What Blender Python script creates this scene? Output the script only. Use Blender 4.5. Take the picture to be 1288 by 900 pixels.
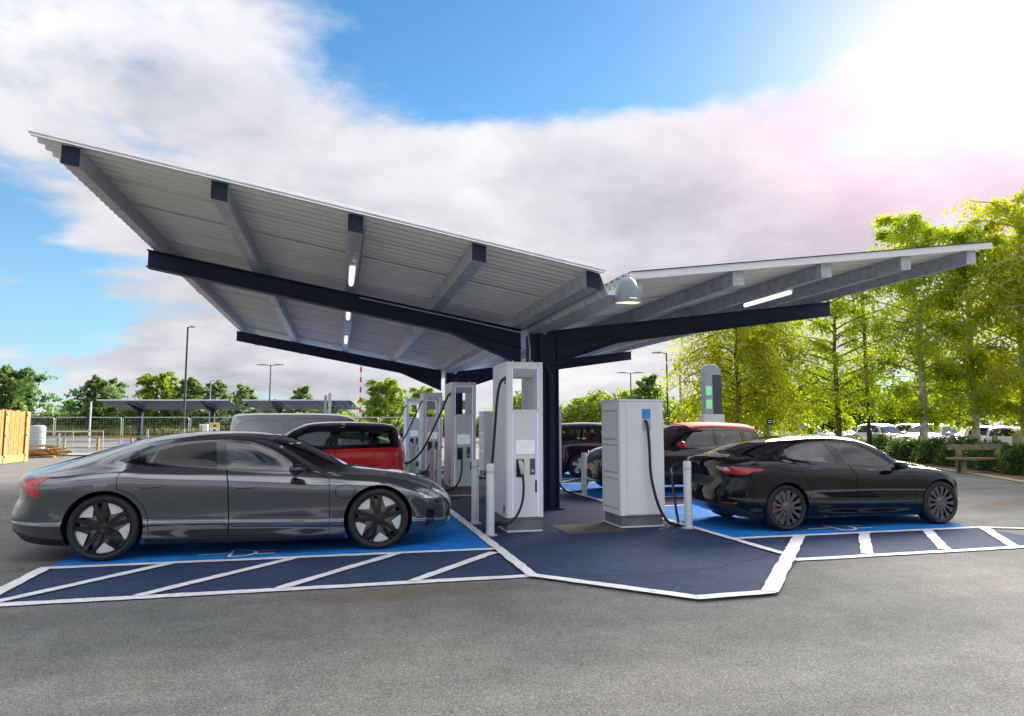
import bpy, bmesh, math, random
import numpy as np
from mathutils import Vector, Matrix, Euler
from mathutils.geometry import delaunay_2d_cdt
SC = bpy.context.scene
for o in list(bpy.data.objects): bpy.data.objects.remove(o)
COL = SC.collection
R = math.radians
# ------------------------------------------------------------------ camera
YAW = R(14.2); PITCH = math.atan(83/859.0); CAMZ = 1.53
cam_d = bpy.data.cameras.new('camera'); cam = bpy.data.objects.new('camera', cam_d); COL.objects.link(cam)
cam.location = (0, 0, CAMZ); cam.rotation_euler = (R(90)+PITCH, 0, -YAW)
cam_d.sensor_width = 36; cam_d.lens = 24.0; cam_d.clip_start = 0.1; cam_d.clip_end = 3000
SC.camera = cam
SC.render.resolution_x = 1024; SC.render.resolution_y = 716
# ------------------------------------------------------------------ view
SC.view_settings.view_transform = 'Standard'; SC.view_settings.look = 'None'
SC.view_settings.exposure = 1.5; SC.view_settings.gamma = 1.0; SC.view_settings.use_curve_mapping = False
SC.render.engine = 'CYCLES'
SC.cycles.max_bounces = 8; SC.cycles.transparent_max_bounces = 16
# ------------------------------------------------------------------ sun direction (the bright spot in the clouds)
def pix_dir(px, py):
    a = (px-644)/859.0; b = -(py-450)/859.0
    cp, sp = math.cos(PITCH), math.sin(PITCH)
    x, y, z = a, cp-b*sp, sp+b*cp
    ca, sa = math.cos(YAW), math.sin(YAW)
    return Vector((x*ca+y*sa, -x*sa+y*ca, z)).normalized()
SUN_DIR = pix_dir(1195, 72)
SUN_EL = math.asin(SUN_DIR.z); SUN_AZ = math.atan2(SUN_DIR.x, SUN_DIR.y)
sun_d = bpy.data.lights.new('sun', 'SUN'); sun_d.energy = 4.8; sun_d.angle = R(32); sun_d.color = (1.0, 0.93, 0.84)
sun = bpy.data.objects.new('sun', sun_d); COL.objects.link(sun)
sun.rotation_euler = (-SUN_DIR).to_track_quat('-Z', 'Y').to_euler(); sun.location = SUN_DIR*200
# sky settings: openings (-) and thickenings (+) of the cloud by direction, halo of the veiled sun
BLOBS = [(450, 0, 160, -0.14), (590, 30, 140, -0.22), (730, 50, 140, -0.22), (860, 60, 160, -0.17), (950, 90, 200, -0.10), (80, 380, 200, -0.15), (-60, 350, 120, -0.10), (20, 60, 60, -0.03),
         (260, 190, 60, 0.10), (520, 190, 90, 0.10), (700, 230, 60, 0.10), (890, 190, 160, 0.12), (300, 500, 50, 0.10), (850, 420, 40, 0.12), (1230, 330, 60, 0.06), (1195, 72, 50, -0.07)]
HALOS = [(16, (0.05, 0.018, 0.026)), (60, (0.17, 0.05, 0.085)), (260, (0.07, 0.04, 0.035)), (1800, (2.4, 1.9, 1.6))]
UPGAIN = 2.2
# ------------------------------------------------------------------ world: Nishita sky seen through broken cloud
world = bpy.data.worlds.new('World'); SC.world = world; world.use_nodes = True
W = world.node_tree; W.nodes.clear()
def wn(t, **k):
    n = W.nodes.new(t)
    for a, v in k.items(): setattr(n, a, v)
    return n
def wl(a, b): W.links.new(a, b)
def wmath(op, a, b=None, c=None):
    n = wn('ShaderNodeMath', operation=op)
    for i, v in enumerate((a, b, c)):
        if v is None: continue
        if isinstance(v, (int, float)): n.inputs[i].default_value = v
        else: wl(v, n.inputs[i])
    return n.outputs[0]
tc = wn('ShaderNodeTexCoord').outputs['Generated']
sky = wn('ShaderNodeTexSky', sky_type='NISHITA', sun_disc=False)
sky.sun_elevation = SUN_EL; sky.sun_rotation = SUN_AZ; sky.air_density = 1.0; sky.dust_density = 0.15; sky.ozone_density = 2.0
sep = wn('ShaderNodeSeparateXYZ'); wl(tc, sep.inputs[0])
zc_ = wmath('MAXIMUM', sep.outputs[2], 0.0)
den = wmath('ADD', zc_, 0.22)
com = wn('ShaderNodeCombineXYZ')
wl(wmath('DIVIDE', sep.outputs[0], den), com.inputs[0]); wl(wmath('DIVIDE', sep.outputs[1], den), com.inputs[1])
def wnoise(scale, detail, rough, dist, off):
    mp = wn('ShaderNodeMapping'); mp.inputs['Location'].default_value = off; wl(com.outputs[0], mp.inputs[0])
    n = wn('ShaderNodeTexNoise'); n.inputs['Scale'].default_value = scale; n.inputs['Detail'].default_value = detail
    n.inputs['Roughness'].default_value = rough; n.inputs['Distortion'].default_value = dist
    wl(mp.outputs[0], n.inputs['Vector']); return n.outputs['Fac']
n1 = wnoise(1.5, 12, 0.56, 0.25, (3.1, 1.7, 0.0))
n2 = wnoise(0.9, 6, 0.48, 0.3, (8.3, 4.4, 2.0))
n3 = wnoise(3.6, 9, 0.56, 0.2, (1.3, 9.4, 5.0))
def blob(d, pw, amp):            # a soft opening (or thickening) of the cloud cover around a direction
    dp = wn('ShaderNodeVectorMath', operation='DOT_PRODUCT'); wl(tc, dp.inputs[0]); dp.inputs[1].default_value = d
    return wmath('MULTIPLY', wmath('POWER', wmath('MAXIMUM', dp.outputs['Value'], 0.0), pw), amp)
cov = wmath('ADD', wmath('MULTIPLY', n1, 0.82), wmath('MULTIPLY', n3, 0.18))
for px, py, pw, amp in BLOBS:
    cov = wmath('ADD', cov, blob(pix_dir(px, py), pw, amp))
mr = wn('ShaderNodeMapRange', interpolation_type='SMOOTHSTEP'); wl(cov, mr.inputs[0])
mr.inputs[1].default_value = 0.39; mr.inputs[2].default_value = 0.53
cover = mr.outputs[0]
# cloud tone: lilac-grey bases, bright tops, brighter overhead
tone = wmath('ADD', wmath('MULTIPLY', n2, 0.65), wmath('MULTIPLY', n3, 0.35))
ramp = wn('ShaderNodeValToRGB'); wl(tone, ramp.inputs[0])
e = ramp.color_ramp.elements
e[0].position = 0.36; e[0].color = (0.185, 0.19, 0.215, 1)
e[1].position = 0.62; e[1].color = (0.335, 0.333, 0.34, 1)
m = e.new(0.5); m.color = (0.27, 0.269, 0.284, 1)
up = wmath('ADD', 1.0, wmath('MULTIPLY', wmath('POWER', zc_, 3.0), UPGAIN))
cl = wn('ShaderNodeVectorMath', operation='SCALE'); wl(ramp.outputs[0], cl.inputs[0]); wl(up, cl.inputs['Scale'])
sk = wn('ShaderNodeVectorMath', operation='SCALE'); wl(sky.outputs[0], sk.inputs[0]); sk.inputs['Scale'].default_value = 0.055
tint = wn('ShaderNodeVectorMath', operation='MULTIPLY'); wl(sk.outputs[0], tint.inputs[0]); tint.inputs[1].default_value = (0.50, 0.97, 1.16)
hz = wn('ShaderNodeMix', data_type='RGBA'); wl(wmath('MULTIPLY', wmath('POWER', wmath('SUBTRACT', 1.0, wmath('MINIMUM', zc_, 1.0)), 5.0), 0.75), hz.inputs['Factor']); wl(tint.outputs[0], hz.inputs['A']); hz.inputs['B'].default_value = (0.235, 0.275, 0.325, 1)
mix = wn('ShaderNodeMix', data_type='RGBA'); wl(cover, mix.inputs['Factor']); wl(hz.outputs['Result'], mix.inputs['A']); wl(cl.outputs[0], mix.inputs['B'])
# the veiled sun: bright core and warm halo in the thin cloud around it
def halo(pw, col):
    dp = wn('ShaderNodeVectorMath', operation='DOT_PRODUCT'); wl(tc, dp.inputs[0]); dp.inputs[1].default_value = SUN_DIR
    p = wmath('POWER', wmath('MAXIMUM', dp.outputs['Value'], 0.0), pw)
    v = wn('ShaderNodeVectorMath', operation='SCALE'); v.inputs[0].default_value = col; wl(p, v.inputs['Scale']); return v.outputs[0]
tot = mix.outputs['Result']
for pw, col in HALOS:
    ad = wn('ShaderNodeVectorMath', operation='ADD'); wl(tot, ad.inputs[0]); wl(halo(pw, col), ad.inputs[1]); tot = ad.outputs[0]
bg = wn('ShaderNodeBackground'); wl(tot, bg.inputs[0]); bg.inputs[1].default_value = 1.0
wo = wn('ShaderNodeOutputWorld'); wl(bg.outputs[0], wo.inputs[0])
# ------------------------------------------------------------------ helpers
rnd = random.Random(7)
def thing(name, label, cat, loc=(0,0,0), rz=0.0, group=None):
    o = bpy.data.objects.new(name, None); COL.objects.link(o); o.empty_display_size = 0.2
    o.location = loc; o.rotation_euler = (0, 0, rz); o['label'] = label; o['category'] = cat
    if group: o['group'] = group
    return o
def tag(o, label, cat, group=None, kind=None):
    o['label'] = label; o['category'] = cat
    if group: o['group'] = group
    if kind: o['kind'] = kind
    return o
def obj(name, me, m, parent=None, smooth=None):
    o = bpy.data.objects.new(name, me); COL.objects.link(o)
    if m is not None and not me.materials: me.materials.append(m)
    if parent is not None: o.parent = parent
    return o
class MB:
    def __init__(s): s.v = []; s.f = []
    def add(s, vs, fs):
        n = len(s.v); s.v += [tuple(p) for p in vs]; s.f += [tuple(i+n for i in f) for f in fs]
    def box(s, c, d, rot=None):
        hx, hy, hz = d[0]/2, d[1]/2, d[2]/2
        P = [Vector((x, y, z)) for z in (-hz, hz) for x, y in ((-hx,-hy),(hx,-hy),(hx,hy),(-hx,hy))]
        if rot is not None: P = [rot @ p for p in P]
        c = Vector(c)
        s.add([p+c for p in P], [(3,2,1,0),(4,5,6,7),(0,1,5,4),(1,2,6,5),(2,3,7,6),(3,0,4,7)]); return s
    def box2(s, a, b):
        return s.box([(a[i]+b[i])/2 for i in range(3)], [abs(b[i]-a[i]) for i in range(3)])
    def tube(s, pts, r, n=8, cap=True):
        pts = [Vector(p) for p in pts]; k = len(pts)
        rs = r if isinstance(r, (list, tuple)) else [r]*k
        base = len(s.v); up = Vector((0.0123, 0.0271, 1)).normalized()
        t0 = (pts[1]-pts[0]).normalized()
        a = t0.cross(up)
        if a.length < 0.05: a = t0.cross(Vector((1, 0, 0)))
        a.normalize()
        for i, p in enumerate(pts):
            t = (pts[min(i+1, k-1)]-pts[max(i-1, 0)])
            t = t.normalized() if t.length > 1e-9 else t0
            a = (a - t*a.dot(t)); a.normalize(); b = t.cross(a)
            for j in range(n):
                w = 2*math.pi*j/n; s.v.append(tuple(p + (a*math.cos(w)+b*math.sin(w))*rs[i]))
        for i in range(k-1):
            for j in range(n):
                s.f.append((base+i*n+j, base+i*n+(j+1)%n, base+(i+1)*n+(j+1)%n, base+(i+1)*n+j))
        if cap:
            s.f.append(tuple(base+j for j in reversed(range(n)))); s.f.append(tuple(base+(k-1)*n+j for j in range(n)))
        return s
    def lathe(s, prof, n=24, axis='z', c=(0,0,0), close=False):
        base = len(s.v); k = len(prof)
        for (r_, h) in prof:
            for j in range(n):
                w = 2*math.pi*j/n; x, y = r_*math.cos(w), r_*math.sin(w)
                p = (x, y, h) if axis == 'z' else ((x, h, y) if axis == 'y' else (h, x, y))
                s.v.append((p[0]+c[0], p[1]+c[1], p[2]+c[2]))
        for i in range(k-1 if not close else k):
            i2 = (i+1) % k
            for j in range(n):
                q = (base+i*n+j, base+i*n+(j+1)%n, base+i2*n+(j+1)%n, base+i2*n+j)
                s.f.append(q if axis != 'y' else q[::-1])
        return s
    def prism(s, poly, o, a, b, n, h):
        """polygon (p,q) in plane o + p*a + q*b, extruded by h along n"""
        o, a, b, n = map(Vector, (o, a, b, n)); k = len(poly)
        P = [o+a*p+b*q for p, q in poly]; Q = [p+n*h for p in P]
        fl = a.cross(b).dot(n)*h < 0
        base = len(s.v); s.v += [tuple(p) for p in P+Q]
        ar = sum(poly[i][0]*poly[(i+1)%k][1]-poly[(i+1)%k][0]*poly[i][1] for i in range(k))
        if ar < 0: fl = not fl
        F = [tuple(range(k-1, -1, -1)), tuple(range(k, 2*k))]+[(i, (i+1)%k, (i+1)%k+k, i+k) for i in range(k)]
        for f in F: s.f.append(tuple(base+i for i in (f[::-1] if fl else f)))
        return s
    def mesh(s, name='mesh', smooth=None):
        me = bpy.data.meshes.new(name); me.from_pydata(s.v, [], s.f); me.update()
        if smooth is not None:
            me.polygons.foreach_set('use_smooth', [True]*len(me.polygons))
            if smooth < 179: me.set_sharp_from_angle(angle=R(smooth))
        return me
    def build(s, name, m, parent=None, smooth=None, bevel=0):
        o = obj(name, s.mesh(name, smooth), m, parent)
        if bevel:
            b = o.modifiers.new('bevel', 'BEVEL'); b.width = bevel; b.segments = 2; b.limit_method = 'ANGLE'; b.angle_limit = R(40)
            o.data.polygons.foreach_set('use_smooth', [True]*len(o.data.polygons)); o.data.set_sharp_from_angle(angle=R(35))
            w = o.modifiers.new('wn', 'WEIGHTED_NORMAL'); w.keep_sharp = True
        return o
def copy_tree(o, parent=None):
    c = o.copy(); COL.objects.link(c); c.parent = parent
    for ch in list(o.children): copy_tree(ch, c)
    return c
# ------------------------------------------------------------------ materials
def hsv(c, k): return tuple(max(0, min(1, x*k)) for x in c[:3])+(1,)
def mat(name, col, rough=0.6, metal=0.0, var=0.12, scale=6.0, bump=0.0, bscale=None, spec=0.5, coat=0.0, coatr=0.05, emit=0.0, ecol=None, detail=6):
    m = bpy.data.materials.new(name); m.use_nodes = True
    nt = m.node_tree; b = nt.nodes['Principled BSDF']
    b.inputs['Roughness'].default_value = rough; b.inputs['Metallic'].default_value = metal
    b.inputs['Specular IOR Level'].default_value = spec
    b.inputs['Coat Weight'].default_value = coat; b.inputs['Coat Roughness'].default_value = coatr
    if coat >= 1.0: b.inputs['Coat IOR'].default_value = 1.6
    t = nt.nodes.new('ShaderNodeTexCoord')
    n = nt.nodes.new('ShaderNodeTexNoise'); n.inputs['Scale'].default_value = scale; n.inputs['Detail'].default_value = detail
    n.inputs['Roughness'].default_value = 0.6
    nt.links.new(t.outputs['Object'], n.inputs['Vector'])
    r = nt.nodes.new('ShaderNodeValToRGB'); r.color_ramp.elements[0].position = 0.3; r.color_ramp.elements[1].position = 0.7
    r.color_ramp.elements[0].color = hsv(col, 1-var); r.color_ramp.elements[1].color = hsv(col, 1+var)
    nt.links.new(n.outputs['Fac'], r.inputs[0]); nt.links.new(r.outputs[0], b.inputs['Base Color'])
    if bump:
        n2 = nt.nodes.new('ShaderNodeTexNoise'); n2.inputs['Scale'].default_value = bscale or scale*4; n2.inputs['Detail'].default_value = 4
        nt.links.new(t.outputs['Object'], n2.inputs['Vector'])
        bp = nt.nodes.new('ShaderNodeBump'); bp.inputs['Strength'].default_value = bump; bp.inputs['Distance'].default_value = 0.01
        nt.links.new(n2.outputs['Fac'], bp.inputs['Height']); nt.links.new(bp.outputs[0], b.inputs['Normal'])
    if emit:
        b.inputs['Emission Color'].default_value = tuple((ecol or col)[:3])+(1,); b.inputs['Emission Strength'].default_value = emit
    return m
def glass(name, tint, refl=1.0, rough=0.015, ior=1.5):
    m = bpy.data.materials.new(name); m.use_nodes = True; nt = m.node_tree; nt.nodes.clear()
    tr = nt.nodes.new('ShaderNodeBsdfTransparent'); tr.inputs[0].default_value = tuple(tint)+(1,)
    gl = nt.nodes.new('ShaderNodeBsdfGlossy'); gl.inputs['Roughness'].default_value = rough; gl.inputs[0].default_value = (refl, refl, refl, 1)
    fr = nt.nodes.new('ShaderNodeFresnel'); fr.inputs[0].default_value = ior
    mx = nt.nodes.new('ShaderNodeMixShader'); out = nt.nodes.new('ShaderNodeOutputMaterial')
    nt.links.new(fr.outputs[0], mx.inputs[0]); nt.links.new(tr.outputs[0], mx.inputs[1]); nt.links.new(gl.outputs[0], mx.inputs[2])
    nt.links.new(mx.outputs[0], out.inputs[0]); return m
def leafmat(name, c1, c2, trans=0.35):
    m = bpy.data.materials.new(name); m.use_nodes = True; nt = m.node_tree; nt.nodes.clear()
    t = nt.nodes.new('ShaderNodeTexCoord'); n = nt.nodes.new('ShaderNodeTexNoise'); n.inputs['Scale'].default_value = 1.3; n.inputs['Detail'].default_value = 5
    nt.links.new(t.outputs['Object'], n.inputs['Vector'])
    r = nt.nodes.new('ShaderNodeValToRGB'); r.color_ramp.elements[0].position = 0.35; r.color_ramp.elements[1].position = 0.68
    r.color_ramp.elements[0].color = tuple(c1)+(1,); r.color_ramp.elements[1].color = tuple(c2)+(1,)
    nt.links.new(n.outputs['Fac'], r.inputs[0])
    d = nt.nodes.new('ShaderNodeBsdfPrincipled'); d.inputs['Roughness'].default_value = 0.5; nt.links.new(r.outputs[0], d.inputs['Base Color'])
    tl = nt.nodes.new('ShaderNodeBsdfTranslucent')
    hs = nt.nodes.new('ShaderNodeHueSaturation'); hs.inputs['Value'].default_value = 1.6; hs.inputs['Saturation'].default_value = 1.1
    nt.links.new(r.outputs[0], hs.inputs['Color']); nt.links.new(hs.outputs[0], tl.inputs[0])
    mx = nt.nodes.new('ShaderNodeMixShader'); mx.inputs[0].default_value = trans; out = nt.nodes.new('ShaderNodeOutputMaterial')
    nt.links.new(d.outputs[0], mx.inputs[1]); nt.links.new(tl.outputs[0], mx.inputs[2]); nt.links.new(mx.outputs[0], out.inputs[0]); return m
M = {}
M['black'] = mat('black plastic', (0.015, 0.015, 0.017), 0.45, var=0.2)
M['gloss_black'] = mat('gloss black', (0.008, 0.008, 0.01), 0.12, var=0.1, coat=0.6)
M['rubber'] = mat('tyre rubber', (0.022, 0.021, 0.022), 0.75, var=0.2, scale=30, bump=0.2, bscale=160)
M['gap'] = mat('panel gap shadow seam', (0.006, 0.006, 0.007), 0.8)
M['interior'] = mat('car interior', (0.05, 0.05, 0.052), 0.8, var=0.2)
M['seat'] = mat('seat cloth', (0.09, 0.09, 0.095), 0.8, var=0.2)
M['glass_clear'] = glass('clear car glass', (0.84, 0.92, 0.90), ior=1.9)
M['glass_tint'] = glass('tinted car glass', (0.08, 0.08, 0.09), ior=1.45)
M['glass_mid'] = glass('green car glass', (0.66, 0.75, 0.72), ior=1.7)
M['chrome'] = mat('chrome', (0.75, 0.75, 0.76), 0.12, 1.0, var=0.05)
M['alloy'] = mat('silver alloy', (0.74, 0.75, 0.76), 0.30, 0.45, var=0.06)
M['grey_alloy'] = mat('grey alloy', (0.13, 0.13, 0.145), 0.3, 0.8, var=0.1)
M['disc'] = mat('brake disc', (0.25, 0.24, 0.23), 0.35, 1.0, var=0.2, scale=40)
M['caliper_red'] = mat('red caliper', (0.55, 0.02, 0.02), 0.35)
M['tail'] = mat('tail lamp red', (0.50, 0.010, 0.015), 0.1, var=0.25, scale=25, coat=1.0)
M['lamp'] = mat('head lamp', (0.62, 0.64, 0.66), 0.12, 0.75, var=0.5, scale=28, coat=1.0)
M['white_plastic'] = mat('white plastic', (0.78, 0.78, 0.78), 0.35, var=0.04)
# ------------------------------------------------------------------ car bodies
def pchip(xs, ys, q):
    xs = np.asarray(xs, float); ys = np.asarray(ys, float); q = np.clip(q, xs[0], xs[-1])
    h = np.diff(xs); d = np.diff(ys)/h; n = len(xs); m = np.zeros(n)
    if n == 2: m[:] = d[0]
    else:
        for i in range(1, n-1):
            if d[i-1]*d[i] > 0:
                w1 = 2*h[i]+h[i-1]; w2 = h[i]+2*h[i-1]; m[i] = (w1+w2)/(w1/d[i-1]+w2/d[i])
        m[0] = d[0]; m[-1] = d[-1]
    i = np.clip(np.searchsorted(xs, q)-1, 0, n-2); t = (q-xs[i])/h[i]
    return ((1+2*t)*(1-t)**2*ys[i]+t*(1-t)**2*h[i]*m[i]+t*t*(3-2*t)*ys[i+1]+t*t*(t-1)*h[i]*m[i+1])
def curve(pts, xq, sig):
    xs, ys = zip(*pts); x0, x1 = xq[0], xq[-1]
    ux = np.linspace(x0, x1, 700); uy = pchip(xs, ys, ux) if len(pts) > 1 else np.full(700, ys[0])
    if sig > 0:
        st = ux[1]-ux[0]; k = int(3*sig/st)+1; ker = np.exp(-0.5*(np.arange(-k, k+1)*st/sig)**2); ker /= ker.sum()
        pad = np.concatenate([2*uy[0]-uy[k:0:-1], uy, 2*uy[-1]-uy[-2:-k-2:-1]]); uy = np.convolve(pad, ker, 'valid')
    return np.interp(xq, ux, uy)
def offset_poly(P, d):
    P = np.asarray(P, float); n = len(P)
    ar = sum(P[i][0]*P[(i+1)%n][1]-P[(i+1)%n][0]*P[i][1] for i in range(n)); sgn = 1 if ar > 0 else -1
    out = []
    for i in range(n):
        a, b, c = P[i-1], P[i], P[(i+1)%n]
        u = (b-a)/(np.linalg.norm(b-a)+1e-9); v = (c-b)/(np.linalg.norm(c-b)+1e-9)
        nu = np.array([-u[1], u[0]])*sgn; nv = np.array([-v[1], v[0]])*sgn
        s_ = nu+nv; l = np.dot(s_, s_)
        out.append(b+s_*(2*d/max(l, 0.6)) if l > 1e-6 else b+nu*d)
    return out
def smooth_poly(P, it=2):
    for _ in range(it):
        Q = []
        for i in range(len(P)):
            a, b = np.array(P[i], float), np.array(P[(i+1)%len(P)], float); Q += [a*.75+b*.25, a*.25+b*.75]
        P = Q
    return P
def in_poly(P, xy):
    P = np.asarray(P); x, y = xy[:, 0], xy[:, 1]; r = np.zeros(len(xy), bool); n = len(P)
    for i in range(n):
        x1, y1 = P[i]; x2, y2 = P[(i+1)%n]
        if y1 == y2: continue
        c = ((y1 > y) != (y2 > y)) & (x < (x2-x1)*(y-y1)/(y2-y1)+x1); r ^= c
    return r
class Car:
    """Half body surface S(s,t): s along the length (rear 0, front 1), t round the half section (0 floor centre .. K roof centre)."""
    def __init__(c, sp):
        c.sp = sp; c.xr, c.xf = sp['x']; NS = c.NS = sp.get('NS', 200); SUB = c.SUB = 10
        s = np.linspace(0, 1, NS+1); c.L = c.xf-c.xr; x = c.xr+c.L*(0.5-0.5*np.cos(np.pi*s)); c.xcol = x
        sig = sp.get('sig', 0.05)
        rows = sp['rows']; K = c.K = len(rows)-1
        Y = np.array([curve(r_[0], x, sig) for r_ in rows]); Z = np.array([curve(r_[1], x, sig*0.6) for r_ in rows])
        for k in range(2, K+1): Z[k] = np.maximum(Z[k], Z[k-1]+0.002)
        pr, nr, er = sp['plan_r']; pf, nf, ef = sp['plan_f']
        qr = np.clip((c.xr+pr-x)/pr, 0, 1); qf = np.clip((x-(c.xf-pf))/pf, 0, 1)
        plan = (1-qr**nr)**(1/er)*(1-qf**nf)**(1/ef); Y = Y*plan
        M_ = c.M = K*SUB; T = np.linspace(0, K, M_+1)
        tt = np.arange(K+1.0)
        c.y = np.array([pchip(tt, Y[:, j], T) for j in range(NS+1)]).T; c.z = np.array([pchip(tt, Z[:, j], T) for j in range(NS+1)]).T
        xx = np.tile(x, (M_+1, 1))
        if 'prof_r' in sp:
            a, b = zip(*sp['prof_r']); xx = xx+(qr**2)[None, :]*np.interp(c.z, a, b)
        if 'prof_f' in sp:
            a, b = zip(*sp['prof_f']); xx = xx+(qf**2)[None, :]*np.interp(c.z, a, b)
        c.xx = xx
        P = np.stack([c.xx, c.y, c.z], -1)
        ds = np.gradient(P, axis=1); dt = np.gradient(P, axis=0)
        n = np.cross(dt, ds); ln = np.linalg.norm(n, axis=-1, keepdims=True); 
        n = n/np.maximum(ln, 1e-12)
        # pole columns: front and rear centre line
        n[:, 0] = n[:, 1]*[1, 0, 1]; n[:, -1] = n[:, -2]*[1, 0, 1]
        n[-1] = n[-1]*[1, 0, 1]; n /= np.maximum(np.linalg.norm(n, axis=-1, keepdims=True), 1e-9)
        if n[M_//2, NS//2, 1] < 0: n = -n
        c.P = P; c.N = n
    def ev(c, st, A):
        s = np.clip(st[:, 0]/c.L, 0, 1)*c.NS; t = np.clip(st[:, 1]*c.SUB/0.16, 0, c.M)
        i = np.minimum(s.astype(int), c.NS-1); j = np.minimum(t.astype(int), c.M-1); fs = (s-i)[:, None]; ft = (t-j)[:, None]
        return (A[j, i]*(1-fs)*(1-ft)+A[j, i+1]*fs*(1-ft)+A[j+1, i]*(1-fs)*ft+A[j+1, i+1]*fs*ft)
    def s_of_x(c, x): return np.arccos(np.clip(1-2*(x-c.xr)/c.L, -1, 1))/np.pi*c.L
    def t_of(c, s, z):
        i = min(max(s/c.L*c.NS, 0), c.NS-1e-6); a = int(i); f = i-a
        col = c.z[:, a]*(1-f)+c.z[:, a+1]*f; lo = c.SUB; col = np.maximum.accumulate(col[lo:])+np.arange(c.M+1-lo)*1e-7
        return np.interp(z, col, np.arange(lo, c.M+1))/c.SUB*0.16
    def inv(c, p):
        """('s',x,t) | ('r',y,z) | ('f',y,z) | (x,z) -> domain point"""
        if p[0] == 's': return (float(c.s_of_x(np.array(p[1]))), p[2]*0.16)
        if p[0] in ('r', 'f'):
            s = c.L*(0.06 if p[0] == 'r' else 0.94)
            rng = range(0, int(c.NS*0.32)) if p[0] == 'r' else range(c.NS, int(c.NS*0.68), -1)
            for _ in range(6):
                t = c.t_of(s, p[2]); j = min(int(t/0.16*c.SUB), c.M-1); f = t/0.16*c.SUB-j
                ys = np.array([c.y[j, i]*(1-f)+c.y[j+1, i]*f for i in rng]); ys = np.maximum.accumulate(ys)+np.arange(len(ys))*1e-8
                s = float(np.interp(p[1], ys, [i/c.NS*c.L for i in rng]))
            return (s, t)
        x, z = p; s = float(c.s_of_x(np.array(x)))
        for _ in range(5):
            t = c.t_of(s, z); xc = c.ev(np.array([[s, t]]), c.xx[..., None])[0, 0]
            x2 = min(max(x+(c.xr+c.L*(.5-.5*math.cos(math.pi*s/c.L))-xc), c.xr), c.xf); s = float(c.s_of_x(np.array(x2)))
        return (s, c.t_of(s, z))
    def dom(c, poly, step=0.04):
        out = []; n = len(poly)
        for i in range(n):
            a, b = poly[i], poly[(i+1)%n]
            ta = a[0] if isinstance(a[0], str) else 'x'; tb = b[0] if isinstance(b[0], str) else 'x'
            if ta == tb:
                A_, B_ = (a, b) if ta == 'x' else (a[1:], b[1:]); A_ = np.array(A_, float); B_ = np.array(B_, float)
                k = max(1, int(np.linalg.norm((B_-A_)*([1, .16] if ta == 's' else [1, 1]))/step))
                for q in range(k):
                    p = A_+(B_-A_)*q/k; out.append(c.inv(tuple(p) if ta == 'x' else (ta, p[0], p[1])))
            else:
                pa, pb = np.array(c.inv(a)), np.array(c.inv(b)); k = max(1, int(np.linalg.norm(pb-pa)/step))
                for q in range(k): out.append(tuple(pa+(pb-pa)*q/k))
        return out
    def cut(c, regions):
        """regions: (key, polygon-or-list-of-domain, inset). Returns domain verts, tris, region index of each tri (-1 body)"""
        loops = []; cls = []
        for key, poly, inset in regions:
            D = c.dom(poly)
            loops.append(D); cls.append((key if not inset else 'gap', D))
            if inset:
                D2 = c.dom(offset_poly(poly, inset)) if not isinstance(poly[0][0], str) else [tuple(p) for p in offset_poly(D, inset)]
                loops.append(D2); cls.insert(len(cls)-1, (key, D2))
        pts = []; edges = []
        for D in loops:
            b = len(pts); pts += D; edges += [(b+i, b+(i+1)%len(D)) for i in range(len(D))]
        near = set()
        g = 0.022
        for p in pts:
            a, b = int(p[0]/g), int(p[1]/g)
            for i in (-1, 0, 1):
                for j in (-1, 0, 1): near.add((a+i, b+j))
        gs = c.sp.get('gs', 150); gt = c.sp.get('gt', 5)
        for i in range(gs+1):
            for j in range(c.K*gt+1):
                p = (c.L*i/gs, 0.16*j/gt)
                edge = i in (0, gs) or j in (0, c.K*gt)
                if edge or (int(p[0]/g), int(p[1]/g)) not in near: pts.append(p)
        r_ = delaunay_2d_cdt([Vector(p) for p in pts], edges, [], 0, 1e-6)
        V = np.array([(p[0], p[1]) for p in r_[0]]); F = np.array([f for f in r_[2] if len(f) == 3])
        cen = V[F].mean(1); lab = np.full(len(F), -1); keys = []
        for key, D in reversed(cls):
            m_ = in_poly(D, cen)
            if key not in keys: keys.append(key)
            lab[m_] = keys.index(key)
        return V, F, lab, keys
    def patch(c, V, F, name, depth=0.0, skirt=0.014, both=False, mirror=False):
        if len(F) == 0: return None
        used, inv_ = np.unique(F.ravel(), return_inverse=True); F = inv_.reshape(-1, 3); st = V[used]
        P = c.ev(st, c.P); N = c.ev(st, c.N); N /= np.maximum(np.linalg.norm(N, axis=1, keepdims=True), 1e-9)
        P = P-N*depth
        # orientation
        fn = np.cross(P[F[:, 1]]-P[F[:, 0]], P[F[:, 2]]-P[F[:, 0]])
        fl = (fn*(N[F].mean(1))).sum(1) < 0; F[fl] = F[fl][:, ::-1]
        ok = np.linalg.norm(fn, axis=1) > 1e-9; F = F[ok]
        faces = [tuple(f) for f in F]; VV = [P]; NN = [N]
        if skirt:
            cnt = {}
            for f in faces:
                for k in range(3):
                    a, b = f[k], f[(k+1)%3]; cnt[(a, b)] = 1
            be = [e_ for e_ in cnt if (e_[1], e_[0]) not in cnt and not (abs(P[e_[0], 1]) < 1e-4 and abs(P[e_[1], 1]) < 1e-4)]
            base = len(P); ids = {}; p2 = []; n2 = []
            for a, b in be:
                nn = np.cross(P[b]-P[a], N[a]); nn /= (np.linalg.norm(nn)+1e-9)
                k = base+len(p2); p2 += [P[a], P[b], P[b]-N[b]*skirt, P[a]-N[a]*skirt]; n2 += [nn]*4
                faces.append((k+1, k, k+3, k+2))
            if p2: VV.append(np.array(p2)); NN.append(np.array(n2))
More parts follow.
